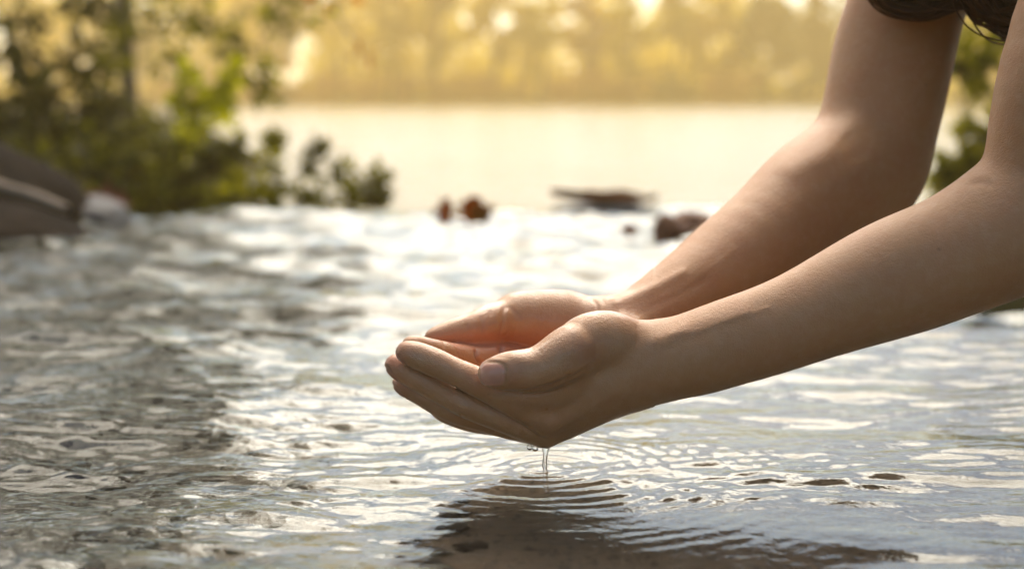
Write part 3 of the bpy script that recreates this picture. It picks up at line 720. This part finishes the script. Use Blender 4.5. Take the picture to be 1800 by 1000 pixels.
def curled_leaf(name, c, L, W, curl, rot, seed, lift=.0, jag=.35, mat=None, thick=.0012):
    rs = np.random.default_rng(seed); nu, nv = 17, 9; u = np.linspace(0, 1, nu); v = np.linspace(-1, 1, nv)
    U, Vv = np.meshgrid(u, v, indexing='ij'); w = W*np.sin(np.pi*np.clip(U*.94+.03, 0, 1))**.7*(1 + jag*np.sin(U*17 + Vv*2 + seed*1.7))
    x = (U - .5)*L; an = Vv*curl*(1 + .3*np.sin(4*U)); y = np.sin(an)*w/max(curl, .1); z = (1 - np.cos(an))*w/max(curl, .1) + lift*(2*U-1)**2 + .06*L*np.sin(6*U+seed)*Vv*.4
    V = np.stack([x, y, z], -1).reshape(-1, 3); n = len(V); F = grid_faces(nu, nv)
    V2 = V - [0, 0, thick]; rim = []
    for i in range(nu-1): rim += [(i*nv, (i+1)*nv, n+(i+1)*nv, n+i*nv), ((i+1)*nv+nv-1, i*nv+nv-1, n+i*nv+nv-1, n+(i+1)*nv+nv-1)]
    for j in range(nv-1): rim += [(j+1, j, n+j, n+j+1), ((nu-1)*nv+j, (nu-1)*nv+j+1, n+(nu-1)*nv+j+1, n+(nu-1)*nv+j)]
    o = mesh_obj(name, np.vstack([V, V2]), np.vstack([F, F[:, ::-1]+n, np.array(rim)]), mat or DL)
    vattr(o.data, 'leaf_tone', rs.uniform(.2, .9, 2*n)*.3 + .35); o.location = c; o.rotation_euler = rot; return o
g = 'brown leaves caught on the lip of the stream'
def stand(o, yaw, lean):
    m3 = Matrix(((0, 1, 0), (0, 0, 1), (1, 0, 0))); q = Matrix.Rotation(yaw, 3, 'Z') @ Matrix.Rotation(lean, 3, 'Y') @ m3
    o.rotation_euler = q.to_euler(); return o
tag(stand(curled_leaf('fallen_leaf', P(784, 372, 2.70), .054, .018, 1.0, (0, 0, 0), 1), .3, .10), 'narrow brown leaf standing upright in the water, left one of the pair', 'leaf', g)
tag(stand(curled_leaf('fallen_leaf', P(831, 370, 2.70), .056, .030, .6, (0, 0, 0), 2), -.2, -.12), 'broad orange brown leaf standing upright in the water, right one of the pair', 'leaf', g)
tag(stand(curled_leaf('fallen_leaf', P(848, 380, 2.69), .050, .020, .7, (0, 0, 0), 7), .5, .75), 'small brown leaf tilted to the right against the broad orange brown one', 'leaf', g)
tag(curled_leaf('fallen_leaf', P(192, 350, 2.95), .09, .03, .6, (.5, .25, .3), 3, mat=leaf_mat('red_leaf', (.08, .02, .01), (.13, .035, .015), (.17, .05, .02), .2, (1, .7, .5))),
    'reddish leaf behind the smooth bluish stone on the left', 'leaf')
o = curled_leaf('curled_bark', P(1062, 353, 2.98), .225, .020, 1.3, (.15, .03, -.12), 4, lift=.016, jag=.14, mat=bark_mat('dark_bark', (.24, .10, .035), (.46, .23, .10)), thick=.008)
tag(rock('rock', P(1066, 373, 3.0), (.125, .06, .024), RB, 21, rough=.08), 'low smooth stone with water running over it, under the curved bark', 'rock')
tag(o, 'long curved piece of brown bark with raised ends floating on the bright water', 'bark')

# gravel under the shallow water
rs = np.random.default_rng(4); V, F = ICO2; VV, FF = [], []
for i in range(2600):
    x = -.02 - abs(rs.normal())*.42; y = rs.uniform(.55, 2.4); r = rs.uniform(.002, .008)*(1 + .6*(rs.random() < .08))
    zz = -.055 + .015*float(sample(fB, 4, np.array([x]), np.array([y]))[0])
    VV.append(V*np.array([r*rs.uniform(.8, 1.5), r*rs.uniform(.7, 1.2), r*.6])*(1 + .12*np.sin(V @ rs.normal(size=3)*3))[:, None] + [x, y, zz + r*.2]); FF.append(F + i*len(V))
gr = mesh_obj('gravel', np.vstack(VV), np.vstack(FF), rock_mat('pebbles', (.05, .036, .028), (.11, .08, .062), (.18, .135, .105), .6, 60))
tag(gr, 'small brown pebbles scattered on the stream bed at the left', 'gravel', kind='stuff')

# ------------------------------------------------------------------ vegetation
def rand_rot(n, rs, up=.0):
    q = rs.normal(size=(n, 4)); q[:, 0] += up; q /= np.linalg.norm(q, axis=1)[:, None]
    w, x, y, z = q.T
    return np.stack([np.stack([1-2*(y*y+z*z), 2*(x*y-z*w), 2*(x*z+y*w)], 1), np.stack([2*(x*y+z*w), 1-2*(x*x+z*z), 2*(y*z-x*w)], 1),
                     np.stack([2*(x*z-y*w), 2*(y*z+x*w), 1-2*(x*x+y*y)], 1)], 1)
LV = np.array([(0, 0, 0), (.26, .30, .07), (.22, .70, .05), (0, 1, -.08), (-.22, .70, .05), (-.26, .30, .07), (0, .5, -.01)])
LF = np.array([(0, 1, 2, 6), (6, 2, 3, 4), (0, 6, 4, 5)])
def leaf_cloud(name, C, size, mat, rs, parent=None, tone=None):
    n = len(C); R = rand_rot(n, rs, .5); s = size*rs.uniform(.6, 1.25, n)
    V = (np.einsum('nij,vj->nvi', R, LV)*s[:, None, None] + C[:, None, :]).reshape(-1, 3)
    F = (LF[None] + (np.arange(n)*7)[:, None, None]).reshape(-1, 4)
    o = mesh_obj(name, V, F, mat, parent, smooth=False)
    t = rs.uniform(0, 1, n) if tone is None else np.clip(tone + rs.normal(size=n)*.18, 0, 1)
    vattr(o.data, 'leaf_tone', np.repeat(t, 7)); return o
def clump_points(n, centres, radii, rs, shell=.45):
    k = rs.integers(0, len(centres), n); d = rs.normal(size=(n, 3)); d /= np.linalg.norm(d, axis=1)[:, None]
    r = (shell + (1-shell)*rs.random(n))**.6
    return centres[k] + d*r[:, None]*radii[k], k
BARK = bark_mat('bark', (.045, .032, .022), (.12, .09, .065))
def limbs(base, top, r, rs, n, spread, parent, mat=BARK, wob=.04, sides=7):
    paths = []; radii = []
    h = top - base; L = np.linalg.norm(h)
    tk = catmull(np.array([base, base+h*.3+rs.normal(size=3)*wob*L*.5, base+h*.65+rs.normal(size=3)*wob*L, top]), 5)
    VV, FF, off = [], [], 0
    def add(p, r0, r1):
        nonlocal off
        V, F = tubes([p], r0, r1, sides); VV.append(V); FF.append(F+off); off += len(V)
    add(tk, r, r*.3)
    tips = []
    for i in range(n):
        t = rs.uniform(.3, .95); a = tk[int(t*(len(tk)-1))]; an = rs.uniform(0, 6.28); l = spread*rs.uniform(.5, 1.0)*(1.15-t*.6)
        e = a + np.array([math.cos(an)*l, math.sin(an)*l, l*rs.uniform(.25, .9)]); md = (a+e)/2 + rs.normal(size=3)*l*.08 + [0, 0, l*.08]
        bp = catmull(np.array([a, md, e]), 4); add(bp, r*.35*(1.2-t), r*.05); tips.append(e)
        for _ in range(2):
            e2 = md + (e-a)*.5 + rs.normal(size=3)*l*.35; add(catmull(np.array([md, (md+e2)/2+rs.normal(size=3)*l*.05, e2]), 3), r*.15*(1.2-t), r*.03); tips.append(e2)
    return mesh_obj('trunk', np.vstack(VV), np.vstack(FF), mat, parent), np.array(tips)
def tree(name, base, h, cr, n, lsize, mat, rs, label, cat, group, trunk_r=.12, low=.25, nclump=26, tone=None, lean=(0, 0), squeeze=1.0):
    base = np.array(base, float); t = empty(name, tuple(base)); tag(t, label, cat, group)
    b0 = np.zeros(3); top = np.array([lean[0], lean[1], h*.88])
    _, tips = limbs(b0, top, trunk_r, rs, 12, cr*.9, t)
    cc = []; rad = []
    for i in range(nclump):
        zz = rs.uniform(low, .95); prof = math.sin(math.pi*min(1, max(.08, (zz-low)/(1.02-low)))**.75)**.6
        an = rs.uniform(0, 6.28); rr = cr*prof*math.sqrt(rs.random())*.8
        cc.append([lean[0]*zz + math.cos(an)*rr, lean[1]*zz + math.sin(an)*rr, zz*h]); rad.append(cr*rs.uniform(.25, .48)*squeeze)
    cc = np.vstack([np.array(cc), tips[::3]]); rad = np.concatenate([rad, np.full(len(tips[::3]), cr*.28)])
    R3 = np.stack([rad, rad, rad*.8], 1)
    C, k = clump_points(n, cc, R3, rs, .3)
    ct = rs.uniform(.15, .85, len(cc)) if tone is None else np.full(len(cc), tone)+rs.normal(size=len(cc))*.15
    leaf_cloud('crown', C, lsize, mat, rs, t, ct[k]); return t
LY = leaf_mat('yellow_leaves', (.50, .37, .02), (.72, .57, .03), (.82, .70, .04), .75, (1.0, .97, .7))
LO = leaf_mat('olive_leaves', (.05, .06, .018), (.11, .12, .03), (.20, .18, .04), .45, (1., .95, .5))
LB = leaf_mat('brown_leaves', (.26, .13, .035), (.40, .21, .06), (.52, .30, .09), .55, (1., .8, .55))
LG = leaf_mat('green_leaves', (.034, .042, .004), (.10, .11, .008), (.32, .30, .01), .6, (1.0, 1.0, .3))
LD = leaf_mat('dark_leaves', (.012, .015, .002), (.038, .044, .004), (.22, .21, .01), .45, (1.0, 1.0, .35))
LS = leaf_mat('sunlit_tint_leaves', (.20, .22, .006), (.44, .45, .008), (.60, .58, .01), .75, (1.0, 1.0, .4))  # leaf colour raised to stand in for sunlight on the sapling
rs = np.random.default_rng(31)
far_tone = ['golden yellow', 'pale yellow', 'ochre yellow', 'yellow green']
FT = [  # px of the trunk, distance, height, crown radius, material, wording
    (-120, 56, 7.5, 2.0, LO, 'dull green tree across the lake, far left behind the dark trees'),
    (60, 58, 8.5, 2.2, LY, 'yellowing tree across the lake glimpsed behind the dark left tree'),
    (230, 57, 7.2, 1.8, LO, 'olive tree across the lake behind the bright leaf cluster'),
    (390, 58, 7.6, 1.7, LY, 'hazy tan tree across the lake just right of the left trees'),
    (500, 56, 6.4, 1.3, LB, 'brownish tree across the lake behind the hanging brown leaves'),
    (600, 59, 7.8, 1.5, LY, 'pale golden tree across the lake above the end of the low shrub'),
    (690, 57, 6.6, 1.2, LY, 'narrow golden tree across the lake, left of the brightest group'),
    (765, 56, 7.4, 1.1, LY, 'slim yellow tree across the lake above the pair of upright leaves'),
    (860, 58, 8.2, 1.5, LY, 'broad golden tree across the lake above the cupped hands'),
    (950, 57, 6.9, 1.2, LY, 'golden tree across the lake above the floating bark'),
    (1030, 59, 7.6, 1.3, LB, 'ochre brown tree across the lake between two golden ones'),
    (1110, 56, 7.9, 1.15, LY, 'bright lemon yellow tree across the lake, tallest column of light'),
    (1190, 57, 5.6, 1.2, LY, 'yellow tree across the lake left of the dark olive one'),
    (1265, 58, 4.6, 1.3, LY, 'low yellow green tree across the lake under the pale sky'),
    (1345, 56, 4.3, 1.35, LO, 'dark olive tree across the lake beside the far elbow'),
    (1430, 58, 4.8, 1.3, LO, 'grey green tree across the lake partly behind the far elbow'),
    (1540, 57, 6.0, 1.8, LO, 'green tree across the lake hidden mostly by the far upper arm'),
    (1680, 58, 7.0, 2.0, LY, 'yellow green tree across the lake seen between the two arms'),
    (1820, 56, 7.5, 2.2, LO, 'green tree across the lake beyond the near elbow'),
]
for i, (q, d, h, cr, mt, lab) in enumerate(FT):
    rr = np.random.default_rng(100+i); x = (q-900)/2500*d
    tree('far_tree', (x, d, -.05), h, cr, 3400, .27, mt, rr, lab, 'tree', 'trees on the far shore', .13, .16, 22, squeeze=.9)
for i, (q, w, mt, lab) in enumerate([(330, 1.6, LB, 'brown waterside bush far off right of the left trees'), (470, 1.4, LB, 'brownish bush on the far shore left of the hanging leaves'), (610, 1.5, LB, 'brown bush on the far shore above the shrub tip'),
                                (735, 1.3, LB, 'low tan bush on the far shore above the upright leaves'), (840, 1.4, LB, 'orange brown bush at the far waterline above the hands'), (985, 1.5, LB, 'wide brown bush at the far waterline above the bark'),
                                (1090, 1.2, LB, 'brown bush at the foot of the lemon yellow tree'), (1190, 1.3, LO, 'small olive bush at the far waterline left of the dark tree'),
                                (1300, 1.4, LB, 'low brown bush at the foot of the dark olive tree'), (1400, 1.3, LO, 'dark bush at the far waterline touching the far elbow outline')]):
    rr = np.random.default_rng(200+i); d = 54.6 + .5*math.sin(i*2); x = (q-900)/2500*d
    b = empty('far_bush', (x, d, -.12)); tag(b, lab, 'bush', 'bushes along the far shore')
    cc = np.stack([rr.normal(size=9)*w*.5, rr.normal(size=9)*.3, rr.uniform(.1, .9, 9)], 1); C, k = clump_points(900, cc, np.full((9, 3), .42), rr)
    C[:, 2] = np.abs(C[:, 2]); leaf_cloud('foliage', C, .17, mt, rr, b)

rr = np.random.default_rng(300)
cc = np.stack([rr.uniform(-34, 34, 150), rr.uniform(62, 70, 150), rr.uniform(.3, 1, 150)*np.where(rr.random(150) < .5, 3.5, 6.0)], 1)
cc[::3, 2] = rr.uniform(.2, 1.6, 50); cc[:, 2] = np.where(cc[:, 0] > 8.0, cc[:, 2]*.75, cc[:, 2]*1.25)
C, k = clump_points(40000, cc, np.full((150, 3), 1.7), rr, .2); C[:, 2] = np.abs(C[:, 2])
wood = leaf_cloud('far_wood', C, .38, LY, rr, None, rr.uniform(.2, .8, 150)[k])
tag(wood, 'hazy yellow wood filling the far shore behind the single trees', kind='stuff')

# banks on the left, under the trees
xs = graded([(-7, -.25, .15, .05)]); ys = graded([(3.15, 9, .06, .2)])
X, Y = np.meshgrid(xs, ys, indexing='ij')
edge = -.98 - X + .10*np.sin(3*Y) + .12*np.minimum(0, 4 - Y)
Z = -.32 + .30*sstep(-.15, .35, edge) + .12*sstep(.5, 3, edge) + .05*sample(fB, 4, X, Y)*sstep(0, .3, edge)*.5
bank2 = mesh_obj('bank', np.stack([X, Y, Z], -1).reshape(-1, 3), grid_faces(*X.shape), gm.m)
tag(bank2, 'shaded earthy bank under the trees on the left', kind='structure')

rr = np.random.default_rng(310); nn = 26000
gxp = rr.uniform(-6.5, -.3, nn); gyp = rr.uniform(3.3, 8.5, nn); ed = -.98 - gxp + .10*np.sin(3*gyp) + .12*np.minimum(0, 4 - gyp)
okk = ed > -.02; gxp, gyp, ed = gxp[okk], gyp[okk], ed[okk]
gzp = -.32 + .30*sstep(-.15, .35, ed) + .12*sstep(.5, 3, ed) + .02 + np.abs(rr.normal(size=len(ed)))*.06
gcv = leaf_cloud('ground_cover', np.stack([gxp, gyp, gzp], 1), .05, LD, rr, None); tag(gcv, 'dark leafy ground cover under the left trees', kind='stuff')
# individual leaves of the near shrubs and trees share one leaf mesh
def leaf_proto(mat, tone, seed):
    nu = 7; u = np.linspace(0, 1, nu); w = .27*np.sin(np.pi*u**.85)**.9; rr = np.random.default_rng(seed)
    V = []; 
    for i in range(nu): V += [(-w[i], u[i], .10*w[i]*2 - .10*u[i]**2), (0, u[i], -.02 - .10*u[i]**2), (w[i], u[i], .10*w[i]*2 - .10*u[i]**2)]
    V = np.array(V); V[0] = V[1]*.98; V[2] = V[1]*1.0 + [.002, 0, 0]; V[-3] = V[-2] + [-.004, 0, 0]; V[-1] = V[-2] + [.004, 0, 0]
    me = np_mesh('leaf', V, grid_faces(nu, 3)); me.materials.append(mat); vattr(me, 'leaf_tone', np.full(len(V), tone)); return me
PROT = {id(mt): [leaf_proto(mt, t, 1) for t in (.08, .25, .42, .6, .8, 1.0)] for mt in (LG, LD, LS)}
def place_leaves(parent, C, size, mat, rs, tone=.5):
    R = rand_rot(len(C), rs, .6); off = np.array(parent.location)
    for c, r in zip(C, R):
        k = int(np.clip((tone + rs.normal()*.25)*6, 0, 5)); o = bpy.data.objects.new('leaf', PROT[id(mat)][k]); link(o)
        mt = Matrix(r.tolist()).to_4x4(); s = size*rs.uniform(.7, 1.3)
        o.parent = parent; o.matrix_local = Matrix.Translation(c.tolist()) @ mt @ Matrix.Scale(s, 4)
def pick_view(C, off, n, rs, box):
    q = C + off; px_, py_, d_ = to_px(q); ok = np.nonzero((px_ > box[0]) & (px_ < box[2]) & (py_ > box[1]) & (py_ < box[3]))[0]
    return ok[np.argsort(d_[ok])][:n]
def shrub(name, base, clumps, n, lsize, mat, seed, label, cat, group=None, nobj=200, tone=.5, stems=10):
    rr = np.random.default_rng(seed); base = np.array(base, float); t = empty(name, tuple(base)); tag(t, label, cat, group)
    cc = np.array([c[:3] for c in clumps]) - base; rad = np.array([c[3] for c in clumps])
    C, k = clump_points(n, cc, np.stack([rad, rad, rad*.9], 1), rr, .15)
    sel = pick_view(C, base, nobj, rr, (-40, -20, 1840, 620)); mk = np.ones(n, bool); mk[sel] = False
    if mk.any():
        fo = leaf_cloud('foliage', C[mk], lsize, mat, rr, t, np.clip(tone + rr.normal(size=len(cc))*.2, 0, 1)[k[mk]]); fo['kind'] = 'stuff'
    place_leaves(t, C[sel], lsize, mat, rr, tone)
    VV, FF, off = [], [], 0
    for i in range(stems):
        e = cc[rr.integers(len(cc))] + rr.normal(size=3)*.05; s0 = rr.normal(size=3)*[.05, .05, 0]
        V, F = tubes([catmull(np.array([s0, (s0+e)/2 + rr.normal(size=3)*.05, e]), 5)], .008, .002, 5); VV.append(V); FF.append(F+off); off += len(V)
    mesh_obj('stems', np.vstack(VV), np.vstack(FF), BARK, t)
    return t
def PC(px_, py_, d, r): return (*P(px_, py_, d), r*d/2500)
# low shrub reaching over the lip, and its neighbours
shrub('shrub', P(520, 400, 4.3), [PC(380, 345, 4.2, 34), PC(420, 345, 4.2, 32), PC(430, 325, 4.3, 34), PC(460, 355, 4.2, 34), PC(400, 305, 4.4, 26), PC(480, 345, 4.2, 32), PC(540, 350, 4.1, 34), PC(590, 345, 4.2, 34), PC(640, 345, 4.2, 28), PC(662, 315, 4.2, 20),
     PC(490, 290, 4.3, 28), PC(545, 295, 4.3, 28), PC(600, 305, 4.3, 28), PC(480, 250, 4.4, 14), PC(560, 260, 4.3, 12), PC(670, 350, 4.2, 20)],
     540, .046, LG, 41, 'low leafy shrub over the lip of the stream, left of the upright leaves', 'shrub', nobj=280, tone=.58)
shrub('shrub', P(260, 400, 4.5), [PC(200, 350, 4.3, 40), PC(260, 345, 4.4, 40), PC(320, 352, 4.3, 36), PC(180, 290, 4.6, 36), PC(235, 290, 4.5, 26), PC(330, 315, 4.4, 16), PC(370, 285, 4.4, 20), PC(410, 260, 4.4, 20), PC(300, 270, 4.7, 34), PC(150, 250, 4.8, 40), PC(250, 310, 4.6, 40), PC(230, 370, 4.3, 40), PC(340, 370, 4.3, 30)],
     720, .048, LG, 42, 'dark green shrub between the big dark rock and the low leafy shrub', 'shrub', nobj=260, tone=.3)
# yellow green leaves, their sunlight put into the colour, in the middle of the left trees
shrub('sapling', P(330, 420, 4.8), [PC(325, 140, 4.6, 20), PC(340, 165, 4.5, 26), PC(318, 175, 4.5, 18), PC(375, 170, 4.6, 28), PC(405, 135, 4.6, 24), PC(345, 215, 4.6, 26), PC(390, 205, 4.7, 20), PC(330, 250, 4.7, 16)],
     170, .060, LS, 43, 'slender sapling with yellow green leaves coloured bright as if sunlit in front of the left trees', 'sapling', nobj=170, tone=.7, stems=3)
def big_tree(base, h, cr, n, seed, label, mat, lsize, dens, box, tone, nobj=260, low=.2, tr=.045):
    rr = np.random.default_rng(seed); base = np.array(base, float); t = empty('tree', tuple(base)); tag(t, label, 'tree', 'trees leaning over the left bank')
    n = int(n*1.6)
    _, tips = limbs(np.zeros(3), np.array([.2, 0, h*.9]), tr, rr, 16, cr*.8, t)
    nc = 46; cc = np.stack([rr.normal(size=nc)*cr*.45, rr.normal(size=nc)*cr*.4, rr.uniform(low, 1, nc)*h], 1); cc = np.vstack([cc, tips[::2]])
    rad = rr.uniform(.16, .34, len(cc))*cr
    C, k = clump_points(n, cc, np.stack([rad]*3, 1), rr, .2)
    # leaves in front of the camera: the sprays of this tree that the picture shows
    C2 = []
    for (qx, qy, qd, qr, m_) in dens:
        m_ = int(m_*1.35)
        c0 = P(qx, qy, qd) - base; d = rr.normal(size=(m_, 3)); d /= np.linalg.norm(d, axis=1)[:, None]; C2.append(c0 + d*(rr.random(m_)**.4)[:, None]*qr*qd/2500)
    C = C[to_px(C+base)[0] < box] if box else C
    C2 = np.vstack(C2); sel = pick_view(C2, base, nobj, rr, (-60, -40, 1840, 620)); mk = np.ones(len(C2), bool); mk[sel] = False
    A = np.vstack([C, C2[mk]]); ct = np.clip(tone + rr.normal(size=len(A))*.2, 0, 1)
    fo = leaf_cloud('foliage', A, lsize, mat, rr, t, ct); fo['kind'] = 'stuff'
    place_leaves(t, C2[sel], lsize, mat, rr, tone)
    return t
big_tree((-2.15, 5.6, -.2), 6.2, 1.45, 14000, 51, 'dark leafy tree at the left edge above the big dark rock', LD, .062,
         [(30, 60, 5.0, 70, 70), (60, 150, 5.0, 60, 70), (20, 210, 5.0, 50, 60), (110, 230, 5.0, 60, 80), (140, 120, 5.1, 50, 60), (150, 20, 5.1, 60, 60), (180, 190, 5.0, 40, 40), (90, 300, 5.2, 50, 50)], 260, .5)
big_tree((-1.75, 6.6, -.2), 6.6, 1.5, 13000, 52, 'olive green tree with open branches, right of the dark left tree', LG, .062,
         [(250, 30, 5.8, 60, 50), (330, 30, 5.8, 60, 50), (400, 60, 5.8, 50, 40), (440, 120, 5.8, 45, 40), (470, 160, 5.8, 30, 20), (500, 50, 5.7, 34, 14), (545, 10, 5.7, 34, 14), (480, 20, 5.7, 30, 14), (395, 200, 5.8, 26, 12), (200, 100, 5.9, 45, 40), (260, 230, 5.8, 40, 40), (300, 110, 5.9, 30, 16), (190, 180, 5.8, 40, 35)], 430, .62)
# hanging spray of brown leaves
hb = empty('hanging_branch', tuple(P(560, -160, 3.6))); tag(hb, 'thin hanging branch with a few orange brown leaves above the lake', 'branch')
rr = np.random.default_rng(61); o0 = P(560, -160, 3.6); br = [np.array([P(330, -420, 3.7), P(470, -240, 3.6), P(560, -60, 3.6), P(600, 40, 3.6), P(640, 95, 3.6)]) - o0, np.array([P(560, -60, 3.6), P(580, -10, 3.6), P(610, 15, 3.55)]) - o0]
Vb, Fb = tubes([catmull(b, 5) for b in br], .004, .0012, 5); mesh_obj('twig', Vb, Fb, BARK, hb)
pm = [leaf_proto(DL, t, 1) for t in (.3, .6, .9)]
for (qx, qy, s) in ((652, 92, .05), (636, 98, .045), (620, 100, .035), (662, 100, .04), (560, -4, .05), (580, 2, .05), (605, 8, .045), (618, -8, .04), (545, 15, .035)):
    o = link(bpy.data.objects.new('leaf', pm[rr.integers(3)])); o.parent = hb
    R = rand_rot(1, rr, .3)[0]; o.matrix_local = Matrix.Translation((P(qx, qy, 3.6)-o0).tolist()) @ Matrix(R.tolist()).to_4x4() @ Matrix.Scale(s, 4)
# right side
shrub('shrub', P(1760, 330, 3.9), [PC(1700, 70, 3.9, 34), PC(1730, 110, 3.8, 30), PC(1690, 120, 3.9, 26), PC(1760, 60, 3.9, 40), PC(1720, 150, 4, 22), PC(1710, 240, 3.8, 36), PC(1690, 290, 3.8, 36), PC(1740, 280, 3.8, 50), PC(1790, 200, 3.9, 80),
      PC(1860, 130, 4, 100), PC(1880, 260, 4, 100), PC(1660, 310, 3.8, 24), PC(1800, 330, 3.9, 60)],
      700, .045, LG, 44, 'green shrub on the right seen between the two arms', 'shrub', nobj=280, tone=.8)
shrub('undergrowth', P(1790, 540, 1.75), [PC(1790, 520, 1.75, 30), PC(1840, 510, 1.75, 50), PC(1760, 530, 1.8, 14), PC(1900, 480, 1.8, 60)],
      160, .016, LG, 45, 'low green plant on the right bank just below the near elbow', 'plant', nobj=110, tone=.35, stems=8)
t = tree('tree', (3.1, 4.6, -.1), 4.8, 1.5, 7000, .06, LD, np.random.default_rng(71), 'dark leafy tree on the right bank beyond the near elbow', 'tree', None, .08, .12, 40)

rr = np.random.default_rng(401)
cc = np.vstack([np.stack([rr.uniform(-11, 11, 130), rr.uniform(-8, -3.0, 130), rr.uniform(.2, 8.5, 130)], 1),
                np.stack([rr.uniform(-8, -5, 50), rr.uniform(-3, 4, 50), rr.uniform(.2, 7, 50)], 1), np.stack([rr.uniform(4.5, 8, 60), rr.uniform(-3, 4, 60), rr.uniform(.2, 7, 60)], 1)])
C, k = clump_points(27000, cc, np.full((len(cc), 3), 1.15), rr, .2); C[:, 2] = np.abs(C[:, 2])
wood = leaf_cloud('near_wood', C, .24, LD, rr, None, rr.uniform(.2, .8, len(cc))[k])
tag(wood, 'dark leafy wood standing on the near bank all around the stream', kind='stuff')

# ------------------------------------------------------------------ haze over the lake
hz_m = M('haze')
pv = hz_m.n('VolumePrincipled', {'Color': (1, .77, .35, 1), 'Density': .0078, 'Anisotropy': .35})
hz_m.t.links.new(pv.outputs[0], hz_m.out.inputs['Volume'])
import itertools
c8 = np.array(list(itertools.product((-48, 48), (-9, 72), (-1.9, 11))))
F6 = [(0, 1, 3, 2), (4, 6, 7, 5), (0, 4, 5, 1), (2, 3, 7, 6), (0, 2, 6, 4), (1, 5, 7, 3)]
hz = mesh_obj('haze', c8, np.array(F6), hz_m.m, smooth=False)
tag(hz, 'thin golden morning haze hanging over the lake', kind='stuff')
